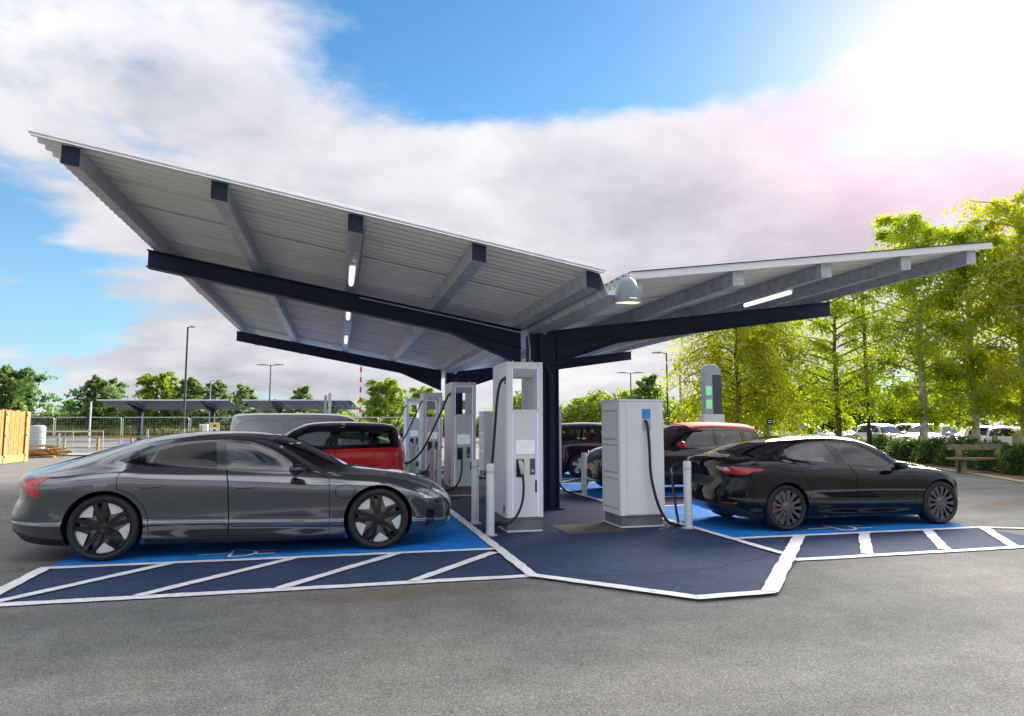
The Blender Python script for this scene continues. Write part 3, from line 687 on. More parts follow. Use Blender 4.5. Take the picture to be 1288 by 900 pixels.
def compact_spec(p, roof, glass_m, lo=False, rt=8.84):
    zb = [(-.78,.42),(-.6,.26),(-.35,.20),(.4,.18),(2.3,.18),(3.0,.2),(3.4,.26),(3.5,.32)]
    zc = [(-.78,1.30),(-.74,1.40),(-.66,1.46),(-.5,1.515),(-.1,1.55),(.5,1.565),(.95,1.555),(1.25,1.52),(1.55,1.40),(1.85,1.21),(2.0,1.11),(2.15,1.08),(2.5,1.06),(2.9,1.02),(3.2,.95),(3.4,.82),(3.5,.62)]
    belt = [(-.78,1.0),(-.6,1.03),(-.2,1.04),(.5,1.02),(1.5,.99),(1.95,.98),(2.3,.98),(2.8,.96),(3.1,.90),(3.35,.77),(3.5,.56)]
    rail = [(-.78,1.24),(-.7,1.36),(-.5,1.42),(-.1,1.455),(.5,1.475),(.95,1.465),(1.25,1.42),(1.5,1.31),(1.75,1.16),(1.95,1.045),(2.1,1.01),(2.5,1.0),(2.9,.975),(3.2,.90),(3.4,.78),(3.5,.59)]
    yb = [(-.78,.82),(0,.83),(1.5,.84),(2.3,.83),(3.5,.78)]
    yr = [(-.78,.60),(0,.62),(1.0,.64),(1.5,.68),(1.95,.74),(2.5,.70),(3.5,.58)]
    bul = lambda x: bump_at(x, 0, .45, .03)+bump_at(x, 2.67, .45, .03)
    rows = rows_from(zb, belt, rail, zc, (.83,.85,.88,.885,.89,.875), yb, yr, (.07,.16,.30,.52,.78,.93), bul)
    gm = glass_m
    regs = [
     ('quarter_window', [(-.52,1.09),(-.14,1.08),(-.12,1.35),(-.44,1.325)], gm, 0, .006, False),
     ('door_window', [(-.04,1.075),(.62,1.055),(.62,1.37),(-.02,1.355)], gm, 0, .006, False),
     ('door_window', [(.70,1.05),(1.60,1.03),(1.66,1.06),(1.42,1.26),(1.24,1.335),(1.0,1.368),(.70,1.372)], gm, 0, .006, False),
     ('window_trim', [(-.60,1.06),(.6,1.025),(1.84,1.0),(1.70,1.12),(1.47,1.275),(1.25,1.36),(1.0,1.392),(.5,1.40),(-.1,1.38),(-.54,1.35)], M['gloss_black'], 0, .002, False),
     ('windscreen', [('s',1.28,11),('s',1.25,10),('s',1.22,9.3),('s',1.5,9.2),('s',1.86,9.2),('s',1.97,9.8),('s',2.0,10.4),('s',2.02,11)], M['glass_mid'], 0, .003, True),
     ('rear_window', [('r',0,1.08),('r',.55,1.08),('r',.50,1.34),('r',0,1.36)], M['glass_tint'], 0, .004, True),
     ('roof', [('s',-.70,11),('s',-.66,10),('s',-.60,rt),('s',.5,rt),('s',1.2 if rt > 8.5 else 1.9,rt),('s',1.25 if rt > 8.5 else 1.7,9.15 if rt < 8.5 else 10),('s',1.25,10),('s',1.28,11)], roof, 0, -.003, True),
     ('tail_light', [(-.68,1.0),(-.56,.99),(-.55,.78),(-.66,.77),('r',.70,.77),('r',.70,1.0)], M['tail'], 0, -.004, False),
     ('headlight', smooth_poly([(3.04,.88),(3.02,.72),(3.22,.70),(3.30,.80),(3.2,.88)], 2), M['lamp'], 0, -.002, False),
     ('grille', [('f',0,.72),('f',.42,.72),('f',.55,.6),('f',.45,.45),('f',0,.45)], M['gloss_black'], 0, .01, True),
     ('sill_trim', [(.42,.05),(.42,.30),(2.25,.30),(2.25,.02)], M['black'], 0, -.003, False),
     ('bumper_trim', [('r',0,.25),('r',0,.50),('r',.6,.50),(-.5,.42),(-.38,.36),(-.38,.05)], M['black'], 0, -.003, True),
    ]
    if not lo: regs += [
     ('front_door', [(.66,1.05),(.68,.30),(1.90,.30),(1.95,.6),(1.93,.97),(1.73,1.125),(1.48,1.31),(1.26,1.41),(1.0,1.448),(.66,1.455)], p, .007, 0, False),
     ('rear_door', [(-.16,1.07),(-.10,.90),(.20,.80),(.36,.62),(.42,.30),(.68,.30),(.66,1.05),(.66,1.455),(-.1,1.437)], p, .007, 0, False),
     ('bonnet', [('s',2.10,11),('s',2.06,9.8),('s',2.0,9.1),('s',2.05,8.6),('s',2.6,8.45),('s',3.0,8.5),('s',3.2,8.9),('s',3.3,9.6),('s',3.32,11)], p, .007, 0, True)]
    return dict(x=(-.78,3.5), rows=rows, plan_r=(.55,3.2,2.4), plan_f=(.8,2.6,2.1), prof_r=[(.3,.08),(.5,0),(.8,.02),(1.05,.05),(1.3,.12),(1.45,.18)], prof_f=[(.2,-.06),(.5,0),(.7,-.02),(.9,-.06)],
        sig=.045, paint=p, regions=regs, axles=(0,2.67), wheel=(.335,.235,.23,.89,.385), zarch=.21, style='five', rim_mats=(M['alloy'],M['gloss_black'],M['grey_alloy']),
        seats=[(1.15,-.36,'f'),(1.15,.36,'f'),(.25,0,'r')], seat_z=.62, dash=(1.75,1.02,1.3), mirror=(1.62,1.02,1.06,(.17,.22,.16)), floor_z=.30,
        NS=150 if not lo else 80, gs=120 if not lo else 60, gt=4 if not lo else 2)
def van_spec():
    zb = [(-.9,.42),(-.7,.26),(-.35,.22),(.4,.2),(2.4,.2),(3.2,.22),(3.6,.3),(3.7,.36)]
    zc = [(-.9,1.60),(-.88,1.70),(-.84,1.75),(-.75,1.785),(-.4,1.80),(.5,1.81),(1.4,1.805),(1.9,1.785),(2.15,1.74),(2.4,1.62),(2.7,1.42),(2.95,1.24),(3.05,1.17),(3.2,1.12),(3.4,1.05),(3.6,.88),(3.7,.66)]
    belt = [(-.9,1.05),(0,1.09),(1.5,1.10),(2.3,1.06),(2.7,1.02),(3.0,1.02),(3.3,.98),(3.55,.80),(3.7,.58)]
    rail = [(-.9,1.52),(-.86,1.66),(-.75,1.70),(.5,1.725),(1.5,1.72),(1.9,1.69),(2.15,1.62),(2.4,1.48),(2.65,1.28),(2.85,1.10),(3.0,1.06),(3.3,1.01),(3.55,.83),(3.7,.6)]
    yb = [(-.9,.86),(2.5,.87),(3.7,.80)]
    yr = [(-.9,.72),(1.5,.73),(2.2,.72),(2.6,.76),(3.0,.78),(3.7,.62)]
    rows = rows_from(zb, belt, rail, zc, (.84,.86,.88,.885,.89,.885), yb, yr, (.07,.16,.30,.52,.78,.93), None)
    p = P_VAN
    regs = [
     ('door_window', [(1.95,1.17),(2.60,1.12),(2.66,1.16),(2.38,1.42),(2.15,1.54),(1.95,1.575)], M['glass_mid'], 0, .006, False),
     ('window_trim', [(1.90,1.14),(2.78,1.08),(2.45,1.42),(2.17,1.575),(1.90,1.605)], M['gloss_black'], 0, .002, False),
     ('windscreen', [('s',2.20,11),('s',2.17,10),('s',2.15,9.3),('s',2.4,9.2),('s',2.8,9.2),('s',2.92,9.8),('s',3.0,10.4),('s',3.02,11)], M['glass_mid'], 0, .003, True),
     ('rear_window', [('r',.08,1.14),('r',.62,1.14),('r',.58,1.52),('r',.08,1.54)], M['glass_tint'], 0, .004, False),
     ('side_livery', [(-.6,.52),(2.9,.56),(2.7,.95),(-.1,.93),(-.4,.7)], P_GREEN, 0, -.002, False),
     ('tail_light', [(-.87,1.1),(-.78,1.1),(-.78,.75),(-.87,.75)], M['tail'], 0, -.004, False),
     ('headlight', [(3.30,.86),(3.34,.72),(3.56,.70),(3.52,.80)], M['lamp'], 0, -.002, False),
     ('side_panel', smooth_poly([(-.62,1.15),(.55,1.17),(.55,1.64),(-.62,1.62)], 2), p, .006, .006, False),
     ('sliding_door', [(.66,.36),(1.80,.36),(1.82,1.66),(.66,1.655)], p, .007, 0, False),
     ('front_door', [(1.86,.36),(2.42,.36),(2.80,.75),(2.86,1.03),(2.50,1.42),(2.2,1.61),(1.88,1.65)], p, .007, 0, False)]
    return dict(x=(-.9,3.7), rows=rows, plan_r=(.35,4.0,2.6), plan_f=(.9,2.6,2.1), prof_r=[(.3,.05),(.6,0),(1.1,.02),(1.5,.06),(1.75,.12)], prof_f=[(.3,-.04),(.5,0),(.8,-.03),(1.0,-.1)],
        sig=.045, paint=p, regions=regs, axles=(0,2.78), wheel=(.325,.22,.22,.885,.375), zarch=.22, style='five', rim_mats=(M['alloy'],M['gloss_black'],M['grey_alloy']),
        seats=[(1.95,-.36,'f'),(1.95,.36,'f')], seat_z=.78, dash=(2.6,1.1,1.3), mirror=(2.52,1.06,1.18,(.16,.22,.24)), mirror_mat=M['black'], floor_z=.34, NS=150, gs=110, gt=4)
# ------------------------------------------------------------------ ground, paint
def asphalt(name, c1, c2, sc=1.0, stain=None, ag=0.72, wear=0.0):
    m = bpy.data.materials.new(name); m.use_nodes = True; nt = m.node_tree; b = nt.nodes['Principled BSDF']; b.inputs['Roughness'].default_value = 0.88
    b.inputs['Specular IOR Level'].default_value = 0.25
    t = nt.nodes.new('ShaderNodeTexCoord').outputs['Object']
    def noise(s, d, r_=0.6):
        n = nt.nodes.new('ShaderNodeTexNoise'); n.inputs['Scale'].default_value = s; n.inputs['Detail'].default_value = d; n.inputs['Roughness'].default_value = r_
        nt.links.new(t, n.inputs['Vector']); return n.outputs['Fac']
    def ramp(f, stops):
        r_ = nt.nodes.new('ShaderNodeValToRGB'); nt.links.new(f, r_.inputs[0])
        while len(r_.color_ramp.elements) < len(stops): r_.color_ramp.elements.new(0.5)
        for e_, (p, c) in zip(r_.color_ramp.elements, stops): e_.position = p; e_.color = tuple(c)+(1,)
        return r_.outputs[0]
    def mixc(a, b_, f, bt='MULTIPLY'):
        n = nt.nodes.new('ShaderNodeMix'); n.data_type = 'RGBA'; n.blend_type = bt
        if isinstance(f, float): n.inputs['Factor'].default_value = f
        else: nt.links.new(f, n.inputs['Factor'])
        nt.links.new(a, n.inputs['A'])
        nt.links.new(b_, n.inputs['B']); return n.outputs['Result']
    base = ramp(noise(0.55*sc, 6), [(0.32, c1), (0.68, c2)])
    patch = ramp(noise(2.6*sc, 6, 0.7), [(0.3, (.82,.82,.82)), (0.7, (1.15,1.15,1.15))])
    col = mixc(base, patch, 1.0)
    v = nt.nodes.new('ShaderNodeTexVoronoi'); v.inputs['Scale'].default_value = 120; nt.links.new(t, v.inputs['Vector'])
    hv = nt.nodes.new('ShaderNodeSeparateColor'); nt.links.new(v.outputs['Color'], hv.inputs[0])
    agg = ramp(hv.outputs[0], [(0.0, (.40,.41,.42)), (0.45, (.9,.9,.9)), (0.8, (1.1,1.08,1.05)), (1.0, (1.9,1.85,1.7))])
    col = mixc(col, agg, ag)
    if stain:
        st = ramp(noise(0.30, 6, 0.7), [(0.50, (1,1,1)), (0.72, stain)]); col = mixc(col, st, 0.9)
        mp = nt.nodes.new('ShaderNodeMapping'); mp.inputs['Scale'].default_value = (0.12, 1.6, 1); mp.inputs['Rotation'].default_value = (0, 0, R(8)); nt.links.new(t, mp.inputs[0])
        n = nt.nodes.new('ShaderNodeTexNoise'); n.inputs['Scale'].default_value = 1.1; n.inputs['Detail'].default_value = 6; nt.links.new(mp.outputs[0], n.inputs['Vector'])
        col = mixc(col, ramp(n.outputs['Fac'], [(0.35, (.86,.86,.87)), (0.65, (1.1,1.09,1.07))]), 0.8)
    if wear:
        wc = ramp(noise(7.0, 9, .75), [(.60, (0,0,0)), (.70, (wear,wear,wear))]); gr = nt.nodes.new('ShaderNodeRGB'); gr.outputs[0].default_value = (.13,.13,.13,1); col = mixc(col, gr.outputs[0], wc, 'MIX')
    nt.links.new(col, b.inputs['Base Color'])
    bp = nt.nodes.new('ShaderNodeBump'); bp.inputs['Strength'].default_value = 0.55; bp.inputs['Distance'].default_value = 0.006
    nt.links.new(v.outputs['Distance'], bp.inputs['Height']); nt.links.new(bp.outputs[0], b.inputs['Normal'])
    return m
M['asphalt'] = asphalt('worn asphalt', (.138,.143,.137), (.192,.195,.182), 1.0, (1.16,1.08,.93))
M['navy'] = asphalt('navy coated asphalt', (.026,.048,.105), (.037,.064,.135), 1.6)
M['blue'] = asphalt('bright blue coating', (.004,.185,.64), (.008,.25,.82), 1.6, None, .72, .45)
M['line'] = asphalt('white road paint', (.74,.74,.75), (.86,.86,.86), 4.0, None, .22, .8)
M['soil'] = mat('soil', (.17,.105,.06), .95, var=.45, scale=1.2, bump=.6, bscale=14)
M['kerbstone'] = mat('sandy concrete kerb', (.38,.32,.25), .9, var=.2, scale=3)
M['grass_ground'] = mat('grass ground', (.10,.13,.035), .95, var=.5, scale=.5)
def gz(x, y):
    """the car park beyond the hedge lies a little lower"""
    k = min(1, max(0, (x*0.83-y*0.55-9.3)/9.0)); k = k*k*(3-2*k)
    return -0.9*k
def struct(name, me, m):
    o = obj(name, me, m); o['kind'] = 'structure'; return o
mb = MB(); xs = [-900,-500,-250,-120,-60,-30]+list(np.arange(-20, 90, 2.0))+[100,140,250,500,900]; ys = [-300,-100,-40,-15]+list(np.arange(-8, 90, 2.0))+[100,140,250,500,1200]
for y in ys:
    for x in xs: mb.v.append((x, y, gz(x, y)))
n = len(xs)
for j in range(len(ys)-1):
    for i in range(n-1): mb.f.append((j*n+i, j*n+i+1, (j+1)*n+i+1, (j+1)*n+i))
struct('ground', mb.mesh('ground', 179), M['asphalt'])
def sheet(name, poly, z, m, jit=0.0, step=0.25):
    P = []
    for i in range(len(poly)):
        a, b = poly[i], poly[(i+1)%len(poly)]; L = math.hypot(b[0]-a[0], b[1]-a[1]); k = max(1, int(L/step)) if jit else 1
        for q in range(k):
            f = q/k; P.append((a[0]+(b[0]-a[0])*f+rnd.uniform(-jit, jit), a[1]+(b[1]-a[1])*f+rnd.uniform(-jit, jit)))
    me = bpy.data.meshes.new(name); ar = sum(P[i][0]*P[(i+1)%len(P)][1]-P[(i+1)%len(P)][0]*P[i][1] for i in range(len(P)))
    if ar < 0: P = P[::-1]
    me.from_pydata([(x, y, z) for x, y in P], [], [tuple(range(len(P)))]); me.update()
    return struct(name, me, m)
def line(a, b, w, z=0.012, ext=0.0):
    a = Vector(a); b = Vector(b); d = (b-a).normalized(); n_ = Vector((-d.y, d.x))*w/2
    a = a-d*ext; b = b+d*ext
    return sheet('road_marking', [tuple(a+n_), tuple(a-n_), tuple(b-n_), tuple(b+n_)], z, M['line'], 0.008, 0.12)
# navy islands, hatched strips and blue bays; the bays repeat every five metres
UL, UR = 1.93, 5.10
sheet('island_paving', [(1.93,29),(1.93,6.80),(3.09,5.56),(3.80,5.56),(5.08,6.85),(5.10,29)], 0.004, M['navy'])
LW = 0.115
for k in range(4):
    o = 5.0*k
    sheet('hatched_strip', [(-2.95,6.82+o),(UL,6.80+o),(UL,8.34+o),(-2.95,8.40+o)], 0.004, M['navy'])
    sheet('hatched_strip', [(5.08,6.85+o),(9.20,6.86+o),(9.20,8.29+o),(5.10,8.29+o)], 0.004, M['navy'])
    sheet('parking_bay', [(-2.95,8.36+o),(UL,8.34+o),(UL,11.80+o),(-2.98,11.80+o)], 0.008, M['blue'])
    sheet('parking_bay', [(5.10,8.30+o),(9.20,8.30+o),(9.20,11.80+o),(5.10,11.80+o)], 0.008, M['blue'])
    line((-2.95,8.40+o), (UL,8.34+o), LW); line((5.10,8.29+o), (9.20,8.29+o), LW)
    if k: 
        line((-2.95,6.82+o), (UL,6.80+o), LW); line((5.08,6.86+o), (9.20,6.86+o), LW)
        for q in range(4):
            line((-2.7+q*1.2,6.86+o), (-1.7+q*1.2,8.36+o), LW, 0.0165); line((5.4+q*1.0,6.9+o), (6.5+q*1.0,8.25+o), LW, 0.0165)
line((-4.6,6.83), (1.93,6.79), 0.13); line((-2.95,6.9), (-2.97,8.44), 0.13, 0.0165)
for a, b in (((-2.86,6.86),(-1.75,8.33)), ((-1.69,6.86),(-.45,8.32)), ((-.50,6.84),(.72,8.32)), ((.73,6.83),(1.83,8.10))): line(a, b, LW, 0.0165)
line((1.93,6.72), (1.93,29), 0.12, 0.0205); line((5.10,7.0), (5.10,29), 0.11, 0.0205)
line((1.93,6.76), (3.09,5.54), 0.13, 0.025, .03); line((3.07,5.54), (3.84,5.56), 0.13, 0.029); line((3.80,5.56), (6.10,8.20), 0.155, 0.033)
line((5.0,6.84), (10.4,6.86), 0.13, 0.012)
for a, b in (((6.05,6.92),(7.16,8.24)), ((7.17,6.92),(8.24,8.24)), ((8.2,6.9),(9.25,8.24))): line(a, b, 0.135, 0.0165)
line((9.2,8.29), (10.6,7.55), 0.10, 0.0165)
# charging symbols painted in the bays (arc of a lead, plug body and prongs)
def symbol(x, y, s):
    def P(pts): return [(x+p*s, y+q*s) for p, q in pts]
    def pl(pts, w):
        for a, b in zip(pts[:-1], pts[1:]):
            a, b = Vector(a), Vector(b); d = (b-a).normalized(); n_ = Vector((-d.y, d.x))*w/2; MBs.add([(*(a+n_), .0135), (*(a-n_), .0135), (*(b-n_), .0135), (*(b+n_), .0135)], [(0,1,2,3)])
    MBs = MB()
    pl(P([(-.9+.0,.0), (-.3,.0)]), .05*s); pl(P([(-.3,.35), (-.3,-.35)]), .06*s)
    pl(P([(-.3+.45*math.sin(t), .35*math.cos(t)) for t in np.linspace(0, math.pi, 12)]), .06*s)
    pl(P([(.15,.15), (.5,.15)]), .05*s); pl(P([(.15,-.15), (.5,-.15)]), .05*s)
    struct('bay_symbol', MBs.mesh('symbol'), M['line'])
symbol(-1.0, 8.78, 0.62); symbol(7.3, 8.75, 0.72)
def cover():
    o = sheet('utility_cover', [(3.14,9.15),(4.06,9.2),(4.02,10.05),(3.12,10.02)], 0.009, mat('rusty cover', (.11,.085,.075), .8, .2, var=.4, scale=9, bump=.4))
cover()
# cracks and dirt on the paving
M['crack'] = mat('crack filler', (.018,.019,.022), .9)
def crack(pts, w, z):
    mb = MB(); P = []
    for a, b in zip(pts[:-1], pts[1:]):
        n = max(2, int(math.hypot(b[0]-a[0], b[1]-a[1])/.09))
        for i in range(n): P.append((a[0]+(b[0]-a[0])*i/n+rnd.uniform(-.02,.02), a[1]+(b[1]-a[1])*i/n+rnd.uniform(-.03,.03)))
    for i, (x, y) in enumerate(P):
        q = P[min(i+1, len(P)-1)]; p = P[max(i-1, 0)]; dx, dy = q[0]-p[0], q[1]-p[1]; l = math.hypot(dx, dy)+1e-9; ww = w*rnd.uniform(.3,1)
        mb.v += [(x-dy/l*ww, y+dx/l*ww, z), (x+dy/l*ww, y-dx/l*ww, z)]
    for i in range(len(P)-1): mb.f.append((2*i, 2*i+1, 2*i+3, 2*i+2))
    struct('paving_crack', mb.mesh('crack'), M['crack'])
crack([(2.3,6.75),(2.9,6.6),(3.7,6.62),(4.5,6.95),(5.0,7.2)], .008, .0075); crack([(3.4,9.0),(3.9,8.6),(4.6,8.3)], .006, .0075)
crack([(-3.0,8.0),(-1.9,7.6),(-.9,7.75)], .006, .0075)
def dirtmat(name, col, sc):
    m = bpy.data.materials.new(name); m.use_nodes = True; nt = m.node_tree; b = nt.nodes['Principled BSDF']; b.inputs['Base Color'].default_value = col+(1,); b.inputs['Roughness'].default_value = .95
    t = nt.nodes.new('ShaderNodeTexCoord'); n = nt.nodes.new('ShaderNodeTexNoise'); n.inputs['Scale'].default_value = sc; n.inputs['Detail'].default_value = 9; n.inputs['Roughness'].default_value = .75
    nt.links.new(t.outputs['Object'], n.inputs['Vector'])
    g = nt.nodes.new('ShaderNodeTexGradient'); g.gradient_type = 'SPHERICAL'; nt.links.new(t.outputs['Object'], g.inputs[0])
    a = nt.nodes.new('ShaderNodeMath'); a.operation = 'MULTIPLY_ADD'; nt.links.new(g.outputs[1], a.inputs[0]); a.inputs[1].default_value = .55; nt.links.new(n.outputs['Fac'], a.inputs[2])
    r_ = nt.nodes.new('ShaderNodeMapRange'); nt.links.new(a.outputs[0], r_.inputs[0]); r_.inputs[1].default_value = .62; r_.inputs[2].default_value = 1.1; r_.inputs[4].default_value = .62
    g2 = nt.nodes.new('ShaderNodeMath'); g2.operation = 'MULTIPLY'; nt.links.new(r_.outputs[0], g2.inputs[0]); sm = nt.nodes.new('ShaderNodeMapRange'); nt.links.new(g.outputs[1], sm.inputs[0]); sm.inputs[2].default_value = .25; nt.links.new(sm.outputs[0], g2.inputs[1])
    nt.links.new(g2.outputs[0], b.inputs['Alpha']); return m
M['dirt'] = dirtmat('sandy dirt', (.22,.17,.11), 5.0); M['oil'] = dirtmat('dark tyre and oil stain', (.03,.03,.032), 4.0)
def stain(x, y, rx, ry, rz, z, m):
    me = bpy.data.meshes.new('stain'); me.from_pydata([(math.cos(a), math.sin(a), 0) for a in np.linspace(0, 2*math.pi, 25)[:-1]], [], [tuple(range(24))]); me.update()
    o = struct('ground_stain', me, M[m]); o.location = (x, y, z); o.scale = (rx, ry, 1); o.rotation_euler = (0, 0, rz)
stain(.6,6.45,1.9,.35,.02,.0030,'dirt'); stain(-2.9,6.3,.8,.4,.3,.0034,'dirt'); stain(12.5,10.6,2.2,.5,.4,.0046,'dirt');
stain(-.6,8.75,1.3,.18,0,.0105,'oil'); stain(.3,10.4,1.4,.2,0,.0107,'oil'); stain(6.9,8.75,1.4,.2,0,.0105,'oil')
# ------------------------------------------------------------------ canopy
M['galv'] = mat('galvanised steel', (.50,.53,.56), .45, .35, var=.25, scale=9, bump=.05)
M['deck'] = mat('pale coated roof sheet', (.79,.775,.745), .36, .15, var=.06, scale=2)
M['navy_steel'] = mat('navy painted steel', (.009,.018,.052), .5, .0, var=.15, scale=2, spec=.3)
M['fascia'] = mat('white fascia', (.82,.81,.82), .35, var=.04)
M['tube_light'] = mat('lit tube', (.9,.9,.88), .4, emit=.42, ecol=(1,.97,.9))
UC = 3.45; V0, V1 = 7.95, 25.9
def deckz(u): return 3.40+(.175*(UC-u) if u < UC else .134*(u-UC))
can = thing('charging_canopy', 'large butterfly canopy with corrugated underside on navy steel columns', 'canopy', (UC, 12, 0))
def cpart(mbb, name, m, parent=can, **k):
    mbb.v = [(x-UC, y-12, z) for x, y, z in mbb.v] if parent is can else mbb.v
    return mbb.build(name, m, parent, **k)
for side in (-1, 1):
    ue, ui = (-3.22, 3.22) if side < 0 else (9.72, 3.68)
    front = V0 if side < 0 else 8.22
    np_ = 18; wv = (V1-front)/np_
    prof = []; pit = wv/5
    for q in range(5):
        v = q*pit; prof += [(v, 0), (v+pit*.22, 0), (v+pit*.46, .10), (v+pit*.76, .10), (v+pit*.995, 0)]
    prof[-1] = (wv-.024, 0)
    for k in range(np_):
        mbb = MB(); lo = []
        for (v, h) in prof:
            for u in (ue, ui): mbb.v.append((u, front+k*wv+v+.004, deckz(u)+h+(.004 if k % 2 else 0)))
        for i in range(len(prof)-1): mbb.f.append((2*i, 2*i+1, 2*i+3, 2*i+2) if side > 0 else (2*i+2, 2*i+3, 2*i+1, 2*i))
        o = cpart(mbb, 'roof_sheet', M['deck']); so = o.modifiers.new('s', 'SOLIDIFY'); so.thickness = .004; so.offset = 1
    # rainscreen above the sheets, edge flashings
    mbb = MB(); a = deckz(ue); b = deckz(ui)
    mbb.prism([(ue, a+.107), (ui, b+.107), (ui, b+.112), (ue, a+.112)], (0, front+.18, 0), (1,0,0), (0,0,1), (0,1,0), V1-front-.2); cpart(mbb, 'roof_skin', M['galv'])
    mbb = MB(); fh = .004 if side < 0 else -.012
    mbb.prism([(ue, a+fh+.0), (ui, b+fh), (ui, b+(.022 if side < 0 else .087)), (ue, a+(.022 if side < 0 else .087))], (0, front-.034, 0), (1,0,0), (0,0,1), (0,1,0), .018); cpart(mbb, 'front_flashing', M['galv'] if side < 0 else M['fascia'])
    if side > 0: mbb = MB(); mbb.prism([(ue, a+.088), (ui, b+.088), (ui, b+.098), (ue, a+.098)], (0, front-.05, 0), (1,0,0), (0,0,1), (0,1,0), .12); cpart(mbb, 'edge_trim', M['galv'] if side < 0 else M['navy_steel'])
    # purlins: box-like galvanised sections on the beams
    for u in ((-2.86,-1.36,.14,1.62,3.1) if side < 0 else (3.81,5.36,6.8,8.2,9.43)):
        sl = -.175 if side < 0 else .14; w = .085; z = deckz(u)
        q = [(-w, -.205-sl*w), (w, -.205+sl*w), (w, sl*w-.001), (-w, -sl*w-.001)]
        y1 = 25.6
        mbb = MB(); mbb.prism([(u+p, z+r_) for p, r_ in q], (0, front+.10, 0), (1,0,0), (0,0,1), (0,1,0), y1-front-.1)
        po = cpart(mbb, 'purlin', M['galv'], bevel=.006)
        mbb = MB(); mbb.prism([(u+p*1.03, z+r_*1.0-.003) for p, r_ in q], (0, front+.085, 0), (1,0,0), (0,0,1), (0,1,0), .016); mbb.v = [(x-UC, y-12, zz) for x, y, zz in mbb.v]; mbb.build('end_plate', M['navy_steel'] if side < 0 else M['galv'], po)
        for ys in (15.2,):   # bolted splice
            mbb = MB(); mbb.prism([(u+p*1.10, z+r_*1.02-.004) for p, r_ in q[:2]]+[(u+q[2][0]*1.1, z-.04), (u+q[3][0]*1.1, z-.04)], (0, ys, 0), (1,0,0), (0,0,1), (0,1,0), .5)
            for i in range(3):
                for w_ in (-1, 1): mbb.tube([(u+w_*w*1.08, ys+.1+.15*i, z-.12), (u+w_*(w*1.08+.022), ys+.1+.15*i, z-.12)], .016, 6)
            mbb.v = [(x-UC, y-12, zz) for x, y, zz in mbb.v]; mbb.build('splice_plate', M['galv'], po)
    # tapered beams at the two columns
    for vb in (12.0, 22.0):
        tip = -3.06 if side < 0 else 9.86; hb = 1.9 if side < 0 else 5.1; ci = 3.2 if side < 0 else 3.7
        if side < 0: top = [(u, deckz(u)-.222) for u in (tip, hb, ci)]; bot = [(tip, deckz(tip)-.222-.25), (hb, deckz(hb)-.222-.28), (ci, 2.62)]
        else: top = [(u, deckz(u)-.222) for u in (tip, hb, ci)]; bot = [(tip, deckz(tip)-.222-.25), (hb, deckz(hb)-.222-.32), (ci, 2.60)]
        mbb = MB(); mbb.prism(top+bot[::-1], (0, vb-.012, 0), (1,0,0), (0,0,1), (0,1,0), .024); bo = cpart(mbb, 'beam', M['navy_steel'])
        for nm, L, t in (('top_flange', top, .0), ('bottom_flange', bot, -.02)):
            mbb = MB(); mbb.prism([(u, z+t+.001) for u, z in L]+[(u, z+t+.02) for u, z in L[::-1]], (0, vb-.11, 0), (1,0,0), (0,0,1), (0,1,0), .22); mbb.v = [(x-UC, y-12, zz) for x, y, zz in mbb.v]; mbb.build(nm, M['navy_steel'], bo)
        mbb = MB(); mbb.prism([(hb, deckz(hb)-.222-.20), (ci, deckz(ci)-.222-.30), (ci, deckz(ci)-.222-.318), (hb, deckz(hb)-.222-.218)], (0, vb-.09, 0), (1,0,0), (0,0,1), (0,1,0), .078); mbb.v = [(x-UC, y-12, zz) for x, y, zz in mbb.v]; mbb.build('stiffener', M['navy_steel'], bo)
        mbb = MB(); 
# valley gutter between the inner purlins
mbb = MB(); g = [(3.19, 3.44), (3.30, 3.17), (3.61, 3.17), (3.72, 3.43)]
mbb.prism(g+[(x+(0.006 if x < 3.45 else -.006), z+.008) for x, z in g[::-1]], (0, 8.05, 0), (1,0,0), (0,0,1), (0,1,0), 17.5); cpart(mbb, 'valley_gutter', M['galv'])
# columns with downpipes
for vb in (12.0, 22.0):
    mbb = MB(); mbb.box2((3.38, vb-.13, 0), (3.84, vb+.13, 3.16)); co = cpart(mbb, 'column', M['navy_steel'])
    for u in (3.36, 3.86):
        mbb = MB(); mbb.box2((u-.014, vb-.17, 0), (u+.014, vb+.17, 3.15)); mbb.v = [(x-UC, y-12, zz) for x, y, zz in mbb.v]; mbb.build('column_flange', M['navy_steel'], co)
    mbb = MB(); mbb.box2((3.28, vb-.24, .012), (3.94, vb+.24, .035)); mbb.v = [(x-UC, y-12, zz) for x, y, zz in mbb.v]; mbb.build('base_plate', M['navy_steel'], co)
    mbb = MB(); mbb.tube([(3.54, vb-.19, 3.17), (3.54, vb-.19, 2.75), (3.57, vb-.19, 2.66), (3.68, vb-.19, 2.50), (3.71, vb-.19, 2.40), (3.71, vb-.19, .08)], .05, 12)
    mbb.v = [(x-UC, y-12, zz) for x, y, zz in mbb.v]; mbb.build('downpipe', M['navy_steel'], can, 50)
    for z in (1.0, 2.2):
        mbb = MB(); mbb.lathe([(.052, -.02), (.062, -.02), (.062, .02), (.052, .02)], 12, 'z', (3.71-UC, vb-.19-12, z), True).build('pipe_clip', M['navy_steel'], can, 40)
    mbb = MB(); mbb.box2((3.40, vb-.185, 2.62), (3.95, vb-.172, 2.66)); mbb.v = [(x-UC, y-12, zz) for x, y, zz in mbb.v]; mbb.build('strut', M['navy_steel'], can)
